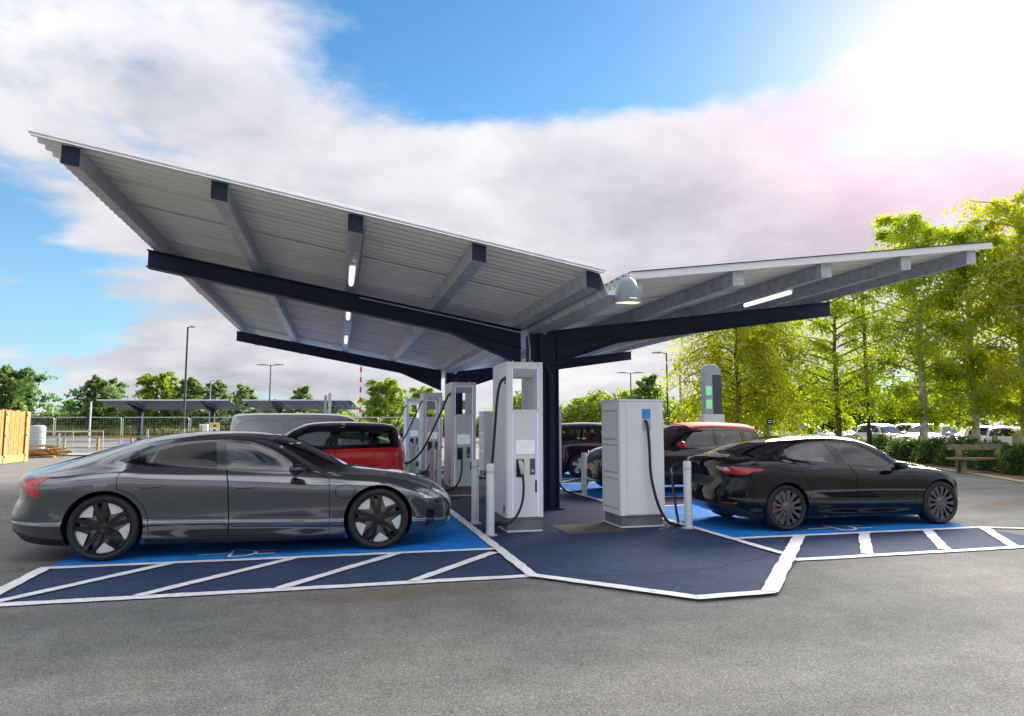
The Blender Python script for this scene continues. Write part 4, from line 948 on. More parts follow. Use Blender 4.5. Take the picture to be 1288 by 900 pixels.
# tube luminaires fixed under the purlins
def luminaire(u, v, ln, label):
    t = thing('tube_light', label, 'light', (u, v, deckz(u)-.30), 0, 'tube lights under the canopy')
    MB().box2((-.055, -ln/2, .055), (.055, ln/2, .088)).build('fitting', M['white_plastic'], t, None, .004)
    mb_ = MB(); mb_.lathe([(.001, -ln/2+.01), (.034, -ln/2+.012), (.036, -ln/2+.03), (.036, ln/2-.03), (.034, ln/2-.012), (.001, ln/2-.01)], 12, 'y'); mb_.v = [(x, y, z*.9+.028) for x, y, z in mb_.v]
    mb_.build('diffuser', M['tube_light'], t, 40)
luminaire(.14, 10.25, 1.2, 'lit white tube light under the front overhang of the steeper canopy wing')
luminaire(.14, 13.9, 1.2, 'lit white tube light just behind the near navy beam of the canopy')
luminaire(.14, 18.2, 1.4, 'lit white tube light before the far navy beam of the canopy')
luminaire(6.8, 9.75, 1.25, 'lit white tube light under the flatter canopy wing')
for pts in ([(.26, 8.4, deckz(.26)-.03), (.26, 16, deckz(.26)-.03), (.26, 25, deckz(.26)-.03)], [(.3, 11.86, deckz(.3)-.26), (1.9, 11.86, deckz(1.9)-.26), (3.3, 11.86, deckz(3.3)-.27), (3.33, 11.84, 2.9), (3.33, 11.84, .1)]):
    MB().tube([(x-UC, y-12, z) for x, y, z in pts], .013, 6).build('conduit', M['galv'], can, 50)
# bulkhead lamp hanging at the valley end
t = thing('bulkhead_lamp', 'grey dome bulkhead lamp shining down at the canopy valley', 'lamp', (3.56, 8.02, 3.06))
mb = MB(); n = 20; P = []
for i, (h, r_) in enumerate(((0,.21),(.05,.205),(.12,.19),(.2,.165),(.27,.13),(.32,.09),(.345,.05),(.35,.005))):
    for j in range(n):
        a = 2*math.pi*j/n; y = r_*math.sin(a)*.9; y = max(y, -r_*.9) if y < 0 else min(y, .10*(1-h/.5)); mb.v.append((r_*math.cos(a)*.92, y+.0, h+.10*max(0, -math.sin(a))*0.0))
for i in range(7):
    for j in range(n): mb.f.append((i*n+j, i*n+(j+1)%n, (i+1)*n+(j+1)%n, (i+1)*n+j))
mb.build('housing', mat('grey lamp housing', (.20,.25,.28), .4, .2, var=.08), t, 50)
MB().lathe([(.001,0),(.165,0),(.165,.03),(.001,.03)], 20, 'z', (0,-.02,.022)).build('lens', mat('lit lens', (.9,.85,.7), .4, emit=.5, ecol=(1,.84,.55)), t, 40)
MB().box2((-.06,.06,.05),(.06,.16,.30)).build('bracket', M['galv'], t)
# ------------------------------------------------------------------ chargers
M['cabinet'] = mat('white powder-coated steel', (.90,.90,.90), .42, 0, var=.02, scale=3)
M['plinth'] = mat('grey plinth', (.17,.175,.18), .7, var=.2, scale=6)
M['led'] = mat('lavender led strip', (.55,.5,.95), .4, emit=.22, ecol=(.65,.6,1.0))
M['led_in'] = mat('inner lavender led', (.55,.5,.95), .4, emit=4.0, ecol=(.55,.5,1.0))
M['screen'] = mat('pale display', (.75,.82,.85), .2, emit=.08, ecol=(.85,.93,1.0))
M['cable'] = mat('black cable', (.02,.018,.02), .5, var=.2)
M['reader'] = mat('dark grey reader', (.10,.10,.115), .3)
M['slot'] = mat('slot', (.03,.025,.03), .5)
M['sticker'] = mat('yellow sticker', (.75,.55,.05), .5)
M['label_blue'] = mat('blue label', (.05,.32,.72), .4)
M['plug'] = mat('grey plug handle', (.62,.62,.64), .4)
def charger(loc, label, plug_white):
    """front faces -y, w .54 (x) deep .95 (y) tall 2.42"""
    t = thing('rapid_charger', label, 'charger', loc, 0, 'row of rapid chargers')
    w, dp, H = .54, .95, 2.42; zb = .20
    MB().box2((.02,.03,0),(w-.02,dp-.03,zb)).build('plinth', M['plinth'], t, None, .006)
    MB().box2((.01,.01,.0),(w-.01,dp-.01,.022)).build('base_plate', M['white_plastic'], t)
    # frame: two rounded side cheeks, top beam, core below the window
    for s_, nm in ((0, 'side_cheek'), (1, 'side_cheek')):
        x0, x1 = (0, .085) if s_ == 0 else (w-.065, w)
        q = [(x0,0),(x1,0),(x1,dp),(x0,dp)]
        r_ = .045
        if s_ == 0: q = [(r_,0),(x1,0),(x1,dp),(r_,dp)]+[(r_-r_*math.sin(a), dp-r_+r_*math.cos(a)) for a in np.linspace(0,math.pi/2,6)]+[(r_-r_*math.cos(a), r_-r_*math.sin(a)) for a in np.linspace(0,math.pi/2,6)]
        MB().prism(q, (0,0,zb), (1,0,0), (0,1,0), (0,0,1), H-zb).build(nm, M['cabinet'], t, 40)
    MB().box2((.086,.004,H-.085),(w-.066,dp-.004,H-.002)).build('top_beam', M['cabinet'], t, None, .004)
    MB().box2((.086,.018,zb+.002),(w-.066,dp-.018,1.70)).build('front_panel', M['cabinet'], t, None, .004)
    MB().box2((.0865,.010,1.70),(w-.0665,dp-.010,1.73)).build('window_sill', M['cabinet'], t, None, .004)
    sf = MB(); sf.prism([(.03,H-.088),(dp-.03,H-.088),(dp-.25,H-.20),(.25,H-.20)], (.0865,0,0), (0,1,0), (0,0,1), (1,0,0), w-.153); sf.build('soffit', M['cabinet'], t)
    for x in (.088, w-.074):
        MB().box2((x,.006,1.735),(x+.006,.014,H-.088)).build('led_strip', M['led'], t)
    for x in (.10, w-.086): MB().box2((x,.10,H-.112),(x+.006,dp-.10,H-.104)).build('led_strip', M['led_in'], t)
    MB().box2((.0935,.006,H-.094),(w-.0755,.014,H-.0885)).build('led_strip', M['led'], t)
    MB().box2((.087,.009,zb+.02),(.0925,.017,1.695)).build('led_strip', M['led'], t); MB().box2((w-.0725,.009,zb+.02),(w-.067,.017,1.695)).build('led_strip', M['led'], t)
    sc = MB().box2((.135,.012,1.09),(.425,.0185,1.30)).build('screen', M['screen'], t)
    MB().box2((.128,.0135,1.083),(.432,.0182,1.307)).build('bezel', M['plastic_grey'], sc)
    hd = MB().box2((.145,.006,.77),(.26,.019,1.03)).build('plug_holder', M['black'], t, None, .006)
    MB().box2((.148,.004,1.015),(.257,.0055,1.032)).build('sticker', M['sticker'], hd)
    pm = M['plug'] if plug_white else M['black']
    MB().tube([(.195,-.005,.985),(.197,-.055,.97),(.205,-.075,.90),(.215,-.06,.82)], [.03,.035,.034,.024], 10).build('plug', pm, hd, 50)
    rd = MB().box2((.35,.008,.80),(.425,.019,1.03)).build('card_reader', M['reader'], t, None, .004)
    MB().lathe([(.001,-.001),(.018,-.001),(.022,.004),(.022,.006)], 14, 'y', (.388,.004,.855)).build('reader_dial', M['plug'], rd, 40)
    MB().box2((.425,.010,.55),(.452,.019,.72)).build('grip_slot', M['slot'], t, None, .004)
    for i in range(4): MB().box2((-.002,.10+i*.028,.25),(.004,.114+i*.028,.36)).build('vent_slot', M['slot'], t)
    MB().box2((-.003,.05,2.10),(.004,.13,2.22)).build('cable_inlet', M['black'], t)
    # lead of the front plug, and the lead from the side inlet to the floor
    pts = [(.215,-.06,.83),(.225,-.075,.72),(.225,-.09,.60),(.20,-.10,.42),(.13,-.11,.26),(.02,-.12,.16),(-.08,-.06,.12),(-.14,.06,.14)]
    MB().tube(spline(pts, 6), .018, 8).build('cable', M['cable'], t, 60)
    pts = [(-.004,.09,2.18),(-.05,.09,2.15),(-.09,.10,2.05),(-.12,.12,1.8),(-.15,.15,1.3),(-.18,.18,.8),(-.20,.22,.4),(-.17,.25,.16),(-.08,.30,.06),(-.02,.36,.10)] if plug_white else [(-.004,.09,2.18),(-.06,.08,2.12),(-.18,.02,1.85),(-.42,-.08,1.35),(-.62,-.12,.98),(-.80,-.1,.78),(-.95,0,.70),(-1.1,.1,.72)]
    MB().tube(spline(pts, 6), .02, 8).build('cable', M['cable'], t, 60)
    for (x, y) in ((.12,.12),(w-.12,.12)): MB().lathe([(.012,0),(.012,.03),(.004,.035)], 8, 'z', (x,y,H-.004)).build('lifting_eye', M['galv'], t)
    return t
def spline(P, k):
    P = [np.array(p, float) for p in P]; P = [2*P[0]-P[1]]+P+[2*P[-1]-P[-2]]; out = []
    for i in range(1, len(P)-2):
        for q in range(k):
            t = q/k; a, b, c_, d = P[i-1], P[i], P[i+1], P[i+2]
            out.append(tuple(.5*((2*b)+(-a+c_)*t+(2*a-5*b+4*c_-d)*t*t+(-a+3*b-3*c_+d)*t**3)))
    out.append(tuple(P[-2])); return out
M['plastic_grey'] = mat('pale grey plastic', (.55,.55,.56), .4)
charger((2.33,9.52,.006), 'tall white rapid charger with pale plug, in front of the navy column', True)
for i, (v, lb) in enumerate(((14.52, 'tall white rapid charger with black plug, second in the row'), (19.52, 'tall white rapid charger between the second and the last of the row'), (24.5, 'tall white rapid charger at the far end of the row'))):
    charger((2.33,v,.006), lb, False)
def cabinet(loc, label, lead):
    """front faces -y, w .72 deep .66 tall 1.86"""
    t = thing('power_cabinet', label, 'cabinet', loc, 0, 'white power cabinets'); w, dp, H = .72, .72, 1.86; zb = .17
    MB().box2((.03,.03,0),(w-.03,dp-.03,zb)).build('plinth', M['plinth'], t, None, .006); MB().box2((.012,.012,0),(w-.012,dp-.012,.02)).build('base_plate', M['white_plastic'], t)
    MB().box2((0,0,zb),(w,dp,H)).build('casing', M['cabinet'], t, None, .012)
    MB().box2((-.012,-.012,H),(w+.012,dp+.012,H+.035)).build('lid', M['cabinet'], t, None, .006)
    MB().box2((.11,-.014,zb+.02),(w-.06,.0,H-.03)).build('door', M['cabinet'], t, None, .004)
    for z0, z1 in ((.25,.72),(.78,1.22),(1.28,1.74)):
        p = MB().box2((-.006,.08,z0),(.0,dp-.08,z1)).build('vent_panel', M['plastic_grey'], t, None, .003)
        mb_ = MB()
        for i in range(18): mb_.box2((-.010,.10+i*.03,z0+.03),(-.005,.115+i*.03,z1-.03))
        v_ = mb_.build('vent_slats', M['cabinet'], p); v_['kind'] = 'stuff'
    MB().box2((.36,-.018,1.60),(.50,-.013,1.75)).build('label_plate', M['label_blue'], t)
    MB().box2((.36,-.0165,1.42),(.50,-.0125,1.59)).build('outlet_plate', M['plastic_grey'], t)
    MB().lathe([(.02,0),(.02,.04),(.03,.05),(.001,.052)], 10, 'z', (.4,.3,H+.035)).build('roof_cap', M['plinth'], t)
    if lead:
        MB().tube(spline(lead, 7), .021, 8).build('cable', M['cable'], t, 60)
    return t
lead1 = [(.41,-.02,1.58),(.425,-.06,1.50),(.44,-.08,1.2),(.45,-.09,.8),(.50,-.11,.5),(.58,-.13,.25),(.70,-.14,.08),(.82,-.12,.035),(.95,0.05,.04),(1.02,.25,.25),(1.06,.42,.65),(1.15,.62,.82),(1.35,.70,.90)]
cabinet((4.06,9.52,.006), 'white power cabinet with blue label, its lead plugged into the black saloon', lead1)
lead2 = [(.41,-.02,1.58),(.43,-.07,1.4),(.45,-.10,.9),(.55,-.15,.35),(.8,-.1,.05),(1.3,0.2,.03),(1.6,.8,.05),(1.8,1.2,.4),(1.9,1.4,.8)]
cabinet((4.10,14.55,.006), 'white power cabinet partly behind the navy column', lead2)
cabinet((4.10,19.55,.006), 'white power cabinet seen between the first two chargers', None)
cabinet((4.10,24.55,.006), 'white power cabinet farthest along the island', None)
# bollards
M['bollard'] = mat('white bollard paint', (.70,.72,.72), .4, .1, var=.08, scale=8)
def bollard(x, y, h, label):
    o = MB().lathe([(.001,0),(.058,0),(.058,h-.02),(.05,h-.004),(.001,h)], 20).build('bollard', M['bollard'], None, 40)
    o.location = (x, y, .006); tag(o, label, 'bollard', 'steel bollards'); 
    k = MB().lathe([(.059,h-.13),(.0595,h-.13),(.0595,h-.10),(.059,h-.10)], 20).build('band', M['plastic_grey'], o, 40)
    MB().lathe([(.10,0),(.10,.012),(.06,.016)], 20).build('base_flange', M['galv'], o, 40)
bollard(2.06,9.36,.98,'white bollard at the near corner of the charger with the pale plug'); bollard(2.07,10.5,.98,'white bollard behind the near one beside the pale-plug charger')
for v, nm in ((14.4,'second charger'),(19.4,'third charger')):
    bollard(2.06,v,.98,'white bollard at the near corner of the %s' % nm); bollard(2.07,v+1.1,.98,'white bollard at the rear corner of the %s' % nm)
bollard(5.02,9.27,.98,'white bollard behind the tail of the black saloon'); bollard(5.22,14.22,.90,'white bollard by the dark plum car')
# ------------------------------------------------------------------ the cars
gt = thing('car', 'dark grey metallic four-door coupe with black and silver five-spoke wheels', 'car', (-2.52, 9.6, 0.012))
c_gt = build_car(gt_spec(), gt)
handles(c_gt, gt, [(.46,.825,.26),(1.475,.795,.26)], P_GREY)
sal = thing('car', 'glossy black saloon with dark turbine wheels and red brake calipers', 'car', (6.25, 9.52, 0.012))
c_sal = build_car(saloon_spec(), sal)
handles(c_sal, sal, [(.50,.875,.20),(1.50,.835,.20)], M['gloss_black'], True)
mini = thing('car', 'bright red compact car with black roof, rear towards the chargers', 'car', (0.62, 14.75, 0.012), math.pi)
build_car(compact_spec(P_RED, M['gloss_black'], M['glass_mid'], False, 8.07), mini)
cm = thing('car', 'dark compact car with coral red roof and red mirrors', 'car', (8.95, 14.75, 0.012), math.pi)
sp_ = compact_spec(P_BROWN, P_ROOFRED, M['glass_clear']); sp_['mirror_mat'] = P_RED; build_car(sp_, cm)
pl_ = thing('car', 'dark plum compact car seen between the two white cabinets', 'car', (6.72, 19.55, 0.012))
build_car(compact_spec(P_PLUM, P_PLUM, M['glass_mid']), pl_)
vn = thing('van', 'light grey panel van with green side stripe behind the red car', 'van', (-1.90, 19.6, 0.012))
build_car(van_spec(), vn)
# ------------------------------------------------------------------ left background
M['timber'] = mat('fresh yellow timber', (.36,.18,.030), .75, var=.40, scale=5, bump=.3, bscale=30)
M['timber_pale'] = mat('pale timber', (.40,.235,.075), .75, var=.25, scale=5)
M['old_wood'] = mat('weathered wood', (.20,.16,.11), .9, var=.4, scale=7, bump=.5, bscale=25)
M['mossy'] = mat('mossy post wood', (.22,.20,.08), .9, var=.4, scale=9, bump=.5, bscale=25)
M['fence_steel'] = mat('fence galvanised tube', (.45,.48,.49), .4, .7, var=.1)
M['post_green'] = mat('dark green lamp post paint', (.035,.06,.055), .45, .2)
M['post_dark'] = mat('dark lamp post paint', (.025,.03,.035), .45, .2)
M['post_grey'] = mat('grey post paint', (.30,.33,.33), .5, .4)
M['solar'] = mat('dark canopy sheet', (.11,.13,.20), .4, .2, var=.1)
# timber hoarding with boards, at the edge of the lot
hd = thing('timber_hoarding', 'tall fresh yellow timber hoarding at the edge of the lot', 'fence', (-12.3, 31.0, 0))
d = Vector((-.02, 1, 0)).normalized(); n0 = Vector((1, .02, 0)).normalized()
s_ = -7.0; k = 0
while s_ < 1.2:
    w = rnd.uniform(.13,.17); h = 2.03+rnd.uniform(-.03,.03)+(-.02*s_)*0.5
    c0 = d*(s_+w/2)+n0*rnd.uniform(-.008,.008)
    rot = Matrix(((d.x, n0.x, 0), (d.y, n0.y, 0), (0, 0, 1)))
    MB().box((c0.x, c0.y, h/2+.02), (w-.012, .022, h), rot).build('board', M['timber'], hd); s_ += w; k += 1
for zz in (.18,):
    MB().box((*(d*-2.9+n0*.03).to_2d(), zz), (8.2, .025, .30), Matrix(((d.x,n0.x,0),(d.y,n0.y,0),(0,0,1)))).build('kickboard', M['timber_pale'], hd)
for s2 in (-1.0, .9):
    p = d*s2+n0*.045; MB().box((p.x, p.y, 1.03), (.22, .03, 2.02), Matrix(((d.x,n0.x,0),(d.y,n0.y,0),(0,0,1)))).build('cover_board', M['timber_pale'], hd)
    for z in (.3,1.1,1.9): MB().box((p.x+.03, p.y, z), (.05,.12,.06)).build('hinge', M['galv'], hd)
# temporary fence panels on rubber feet
def heras(a, b, label):
    a, b = Vector(a), Vector(b); L = (b-a).length; t = thing('fence_panel', label, 'fence', (a.x, a.y, 0), math.atan2(b.y-a.y, b.x-a.x), 'temporary mesh fence panels')
    L -= .12; r_ = .12
    P = [(.0,0,.10),(.0,0,1.95-r_)]+[(r_-r_*math.cos(q), 0, 1.95-r_+r_*math.sin(q)) for q in np.linspace(.2,1.57,5)]+[(L-r_+r_*math.sin(q), 0, 1.95-r_+r_*math.cos(q)) for q in np.linspace(0,1.37,5)]+[(L,0,1.95-r_),(L,0,.10)]
    MB().tube(P, .028, 8).build('frame', M['fence_steel'], t, 60); MB().tube([(0,0,.25),(L,0,.25)], .02, 6).build('bottom_rail', M['fence_steel'], t)
    mb = MB()
    for i in range(1, 22): mb.tube([(L*i/22,0,.25),(L*i/22,0,1.94)], .0035, 3, False)
    for z in (.6,1.0,1.4): mb.tube([(0,0,z),(L,0,z)], .005, 3, False)
    w_ = mb.build('mesh_infill', M['fence_steel'], t); w_['kind'] = 'stuff'
    for x in (0, L): MB().box((x,0,.06),(.22,.62,.12)).build('foot', M['rubber'], t, None, .02)
fp = [(-20.6,50.8),(-17.67,50.03),(-13.45,48.96),(-9.23,47.89),(-5.2,46.9),(-1.2,45.9),(2.6,45.0),(6.6,44.0)]
for i in range(len(fp)-1):
    heras(fp[i], fp[i+1], ['temporary mesh fence panel next to the timber hoarding','temporary mesh fence panel beside the small gate frames','temporary mesh fence panel in front of a canopy post','temporary mesh fence panel at the tall lamp post','temporary mesh fence panel behind the van','temporary mesh fence panel behind the red and white barrier','temporary mesh fence panel behind the far charger'][i])
# low knee rail
kr = thing('knee_rail', 'low pale timber knee rail along the verge', 'fence', (-19.5, 46.4, 0), math.atan2(-2.9, 11.5))
MB().box((10,0,.80),(20,.09,.10)).build('rail', M['timber_pale'], kr)
for i in range(11): MB().box((.2+i*1.96,0,.40),(.12,.11,.80)).build('post', M['timber_pale'], kr)
# verge, soil strips, far lot, grass
def strip(name, poly, z, m): return sheet(name, poly, z, m, .05, 2.0)
strip('kerb', [(-30,41.5),(-7.5,36.0),(-7.3,37.0),(-30,42.8)], .08, M['kerbstone'])
strip('soil_strip', [(-40,55.5),(12,43.6),(12,45.4),(-40,57.6)], .03, M['soil'])
strip('far_bay', [(-17.5,63.0),(-10.5,61.2),(-10.0,66),(-17,68)], .02, M['blue'])
strip('far_bay', [(-8.5,60.8),(8,56.8),(9,63),(-7,66)], .02, M['blue'])
for k in range(5): sheet('road_marking', [(-18.6+k*2.4,60.5-k*.6),(-18.4+k*2.4,60.5-k*.6),(-16.9+k*2.4,66-k*.6),(-17.1+k*2.4,66-k*.6)], .03, M['line'])
mb = MB(); xs = list(np.linspace(-160,200,40)); ys = [76,84,100,130,200,400]
for y in ys:
    for x in xs: mb.v.append((x, y-(x*.25), .06+.25*max(0,min(1,(y-76)/20))))
for j in range(len(ys)-1):
    for i in range(len(xs)-1): mb.f.append((j*40+i, j*40+i+1, (j+1)*40+i+1, (j+1)*40+i))
struct('grass_field', mb.mesh('grass', 179), M['grass_ground'])
# far canopies in the next lot
def far_canopy(x0, y0, L, label):
    t = thing('solar_canopy', label, 'canopy', (x0, y0, 0), math.atan2(-3.0, 12.0), 'far canopies')
    n_ = 14
    for i in range(n_):
        mb = MB(); a, b = L*i/n_, L*(i+1)/n_-.02; P = [(-2.4,3.72),(1.6,2.95)]
        q = []
        for f in np.linspace(0,1,9): q.append((-2.4+4.0*f, 3.72-.77*f))
        for k in range(8):
            (y1,z1),(y2,z2) = q[k],q[k+1]; ym = y1+(y2-y1)*.5; zm = z1+(z2-z1)*.5-.05
            mb.add([(a,y1,z1),(b,y1,z1),(b,ym,zm),(a,ym,zm)],[(0,1,2,3)]); mb.add([(a,ym,zm),(b,ym,zm),(b,y2,z2),(a,y2,z2)],[(0,1,2,3)])
        mb.build('roof_sheet', M['solar'], t)
    MB().box2((0,-2.46,3.70),(L,-2.40,3.80)).build('fascia', M['fascia'], t)
    for x in (2.6, L-2.6):
        MB().box2((x-.2,.3,0),(x+.2,.6,2.95)).build('column', M['navy_steel'], t)
        MB().prism([(-2.2,3.55),(1.4,2.86),(.5,2.70),(.2,2.6)], (x-.08,0,0), (0,1,0), (0,0,1), (1,0,0), .16).build('arm', M['navy_steel'], t)
far_canopy(-21.3,73.6,12.2,'far dark canopy beyond the fence next to the tall lamp post'); far_canopy(-8.2,70.3,10.2,'far dark canopy above the grey van'); far_canopy(2.6,67.6,10.5,'far dark canopy behind the chargers')
# lamp posts
def lamp_post(x, y, h, heads, m, label, r0=.08, rz=0, hl=.75):
    t = thing('lamp_post', label, 'lamp post', (x, y, gz(x, y)), rz, 'car park lamp posts')
    MB().tube([(0,0,0),(0,0,1.2),(0,0,1.22),(0,0,h)], [r0*1.25,r0*1.25,r0*.8,r0*.6], 10).build('pole', m, t, 40)
    for s_ in heads:
        mb = MB(); mb.tube([(0,0,h-.05),(s_*hl*.4,0,h+.02)], .03, 6); mb.build('arm', m, t)
        q = [(hl*.35,-.03),(hl,-.01),(hl*1.02,.04),(hl*.5,.09),(hl*.3,.06)]
        MB().prism([(s_*a, h+b) for a, b in q], (0,-.13,0), (1,0,0), (0,0,1), (0,1,0), .26).build('lamp_head', M['post_grey'], t, None, .02)
lamp_post(-9.85,48.9,7.95,(1,),M['post_green'],'tall dark green lamp post with one short head beyond the grey coupe',.10,0,.45)
lamp_post(-5.9,63.3,6.7,(1,-1),M['post_green'],'thin lamp post with two arms behind the van',.08,R(-14),1.2)
lamp_post(-12.8,75.4,5.95,(1,),M['post_grey'],'small distant lamp post among the trees',.08,0,.4)
lamp_post(20.9,41.0,6.2,(-1,),M['post_dark'],'lamp post with a single head above the cabinet',.08,R(-14),.95)
lamp_post(24.8,55.5,6.0,(1,-1),M['post_dark'],'distant lamp post with two arms above the cabinet',.08,R(-14),1.2)
lamp_post(33.7,68.8,6.1,(1,),M['post_dark'],'small faraway lamp post above the cabinet',.08,R(-14),.6)
lp = thing('lamp_post', 'tall dark lamp post with a round disc head in front of the birches', 'lamp post', (21.15,23.75,gz(21.1,23.7)), 0, 'car park lamp posts')
MB().tube([(0,0,0),(0,0,1.3),(0,0,1.32),(0,0,8.2)], [.10,.10,.075,.06], 12).build('pole', M['post_dark'], lp, 40)
MB().tube([(0,0,8.1),(-.5,-.35,8.42)], .03, 6).build('arm', M['post_dark'], lp)
MB().lathe([(.001,8.36),(.30,8.36),(.34,8.40),(.25,8.46),(.001,8.50)], 18, 'z', (-.62,-.42,0)).build('lamp_head', M['kerbstone'], lp, 40)
# posts, signs, barrier
t = thing('barrier', 'raised red and white barrier arm behind the red car', 'barrier', (1.15,39.0,0))
MB().box2((-.2,-.2,0),(.2,.2,1.05)).build('barrier_box', M['navy_steel'], t, None, .02); MB().box2((.2,-.22,.75),(.42,.1,1.0)).build('warning_panel', mat('orange panel',(.85,.30,.02),.5), t)
for i in range(14): MB().box2((-.05,-.03,1.05+i*.28),(.05,.03,1.05+(i+1)*.28)).build('barrier_arm', (mat('barrier red',(.62,.02,.02),.4) if i == 0 else bpy.data.materials['barrier red']) if i % 2 == 0 else M['white_plastic'], t)
t = thing('steel_post', 'pair of grey steel posts rising behind the van', 'post', (-.65,41.5,0))
MB().box2((-.20,-.06,0),(-.03,.06,3.2)).build('post', M['post_grey'], t, None, .01); MB().box2((.03,-.06,0),(.22,.06,3.35)).build('post', M['fence_steel'], t, None, .01)
t = thing('sign_post', 'slim white post with a narrow dark sign by the fence', 'sign', (-14.8,47.2,0))
MB().tube([(0,0,0),(0,0,2.9)], .05, 8).build('post', M['white_plastic'], t, 50); MB().box((-.13,-.05,1.75),(.16,.03,1.0)).build('sign_board', M['post_dark'], t)
t = thing('warning_sign', 'small yellow and white warning sign on a post behind the grey coupe', 'sign', (-5.26,32.4,0))
MB().tube([(0,0,0),(0,0,1.5)], .03, 8).build('post', M['post_grey'], t, 50); MB().box((0,-.04,1.36),(.40,.02,.46)).build('sign_board', M['white_plastic'], t)
MB().box((0,-.053,1.47),(.34,.006,.18)).build('yellow_field', M['sticker'], t); MB().prism([(-.07,1.41),(.07,1.41),(0,1.53)], (0,-.0575,0), (1,0,0), (0,0,1), (0,-1,0), .003).build('triangle', M['black'], t); MB().box((0,-.053,1.25),(.10,.006,.10)).build('mark', M['post_dark'], t)
t = thing('ticket_machine', 'white ticket machine on a post behind the grey coupe', 'machine', (-6.1,34.7,0))
MB().tube([(0,0,0),(0,0,1.1)], .05, 8).build('post', M['post_grey'], t, 50); MB().box((0,0,1.30),(.34,.25,.44)).build('casing', M['white_plastic'], t, None, .02); MB().box((-.10,-.13,1.30),(.08,.01,.30)).build('panel', M['post_grey'], t)
for i, (x, y) in enumerate(((-10.2,41.6),(-8.3,41.2),(-17.3,44.0),(-15.2,43.6))):
    o = MB().tube([(0,0,0),(0,0,1.25 if i < 2 else 1.0)], .07, 10).build('marker_post', M['post_grey'], None, 50); o.location = (x, y, 0)
    tag(o, ['short grey post next to the tall lamp post','short grey post between the canopy post and the tall lamp post','short grey post inside the small gate frames','short grey post at the knee rail'][i], 'post', 'short grey posts')
# small steel hurdles, tank and timber pile by the hoarding
for i, (x, y, rz, L) in enumerate(((-13.9,37.5,.25,2.1),(-15.2,41.5,-.25,3.2))):
    t = thing('steel_hurdle', ['steel tube hurdle standing by the timber pile','longer steel tube hurdle behind the timber pile'][i], 'hurdle', (x,y,0), rz, 'steel hurdles')
    MB().tube([(0,0,0),(0,0,1.15),(L,0,1.15),(L,0,0)], .025, 8).build('frame', M['fence_steel'], t, 40)
    for z in (.25,.55,.85): MB().tube([(0,0,z),(L,0,z)], .018, 6).build('rail', M['fence_steel'], t)
    MB().tube([(L/2,0,0),(L/2,0,1.15)], .018, 6).build('upright', M['fence_steel'], t)
tk = MB().lathe([(.001,0),(.38,0),(.38,1.35),(.30,1.45),(.001,1.48)], 20).build('water_tank', mat('pale grey tank',(.36,.39,.40),.5), None, 40); tk.location = (-15.0,40.2,0); tag(tk, 'pale grey upright cylinder tank behind the hurdle', 'tank')
for i in range(3): MB().lathe([(.381,.3+i*.4),(.392,.32+i*.4),(.381,.34+i*.4)], 20).build('hoop', M['fence_steel'], tk)
tp = thing('timber_pile', 'untidy pile of pale timber offcuts beside the hoarding', 'timber', (-13.2,36.2,0), .2)
for i in range(26):
    rot = Euler((rnd.uniform(-.12,.12), rnd.uniform(-.12,.12), rnd.uniform(-.5,.5))).to_matrix()
    MB().box((rnd.uniform(-.5,.7), rnd.uniform(-.5,.5), .06+.5*abs(rnd.gauss(0,.4))), (rnd.uniform(.7,1.5), rnd.uniform(.08,.16), rnd.uniform(.04,.09)), rot).build('offcut', M['timber_pale'] if i % 3 else M['timber'], tp)
# ------------------------------------------------------------------ right background
t = thing('information_totem', 'tall grey information totem with two green panels on a white base', 'totem', (11.62,19.75,0), R(-4))
q = [(-.30,0),(.30,0),(.30,2.90)]+[(.30-.28+.28*math.cos(a), 3.16+.28*math.sin(a)) for a in np.linspace(0,math.pi/2,6)]+[(-.12,3.46),(-.26,3.40),(-.30,3.28)]
MB().prism([(x, 1.9+(z-0)*.4480 if False else max(z,0)) for x, z in q if True], (0,-.12,0), (1,0,0), (0,0,1), (0,1,0), .24).build('casing', mat('totem grey',(.38,.42,.45),.4,.3), t, None, .015)
MB().box2((-.01,-.126,1.85),(.292,-.115,3.10)).build('dark_panel', mat('totem dark',(.06,.065,.08),.3), t)
gm = mat('green panel', (.10,.55,.20), .4, emit=.25, ecol=(.2,.9,.4))
for z in (2.02,2.45): 
    p_ = MB().box2((-.24,-.127,z),(-.05,-.116,z+.28)).build('green_panel', gm, t)
    for k in range(3): MB().box2((-.21,-.129,z+.05+k*.08),(-.08,-.1275,z+.085+k*.08)).build('text_bar', M['white_plastic'], p_)
MB().box2((-.36,-.16,0),(.36,.16,1.83)).build('base', M['white_plastic'], t, None, .01)
t = thing('camera_pole', 'slim pole with a hanging security camera next to the totem', 'pole', (19.35,36.3,0)); MB().tube([(0,0,0),(0,0,1.9),(0,0,1.92),(0,0,4.4)], [.11,.11,.08,.07], 10).build('pole', M['post_grey'], t, 50)
MB().tube([(0,0,4.3),(-.1,0,4.85),(-.32,0,4.9)], .025, 6).build('arm', M['post_grey'], t); MB().lathe([(.001,0),(.07,.03),(.09,.10),(.05,.18),(.001,.2)], 10, 'z', (-.33,0,4.66)).build('camera', M['post_dark'], t, 60)
t = thing('bay_sign', 'small dark blue sign on a grey post behind the red-roofed car', 'sign', (15.9,22.9,0)); MB().tube([(0,0,0),(0,0,1.75)], .035, 8).build('post', M['post_grey'], t, 50); MB().box((0,-.045,1.62),(.26,.02,.22)).build('sign_board', M['navy_steel'], t)
for k in range(2): MB().box((0,-.057,1.585+k*.07),(.18,.004,.025)).build('text_bar', M['white_plastic'], t)
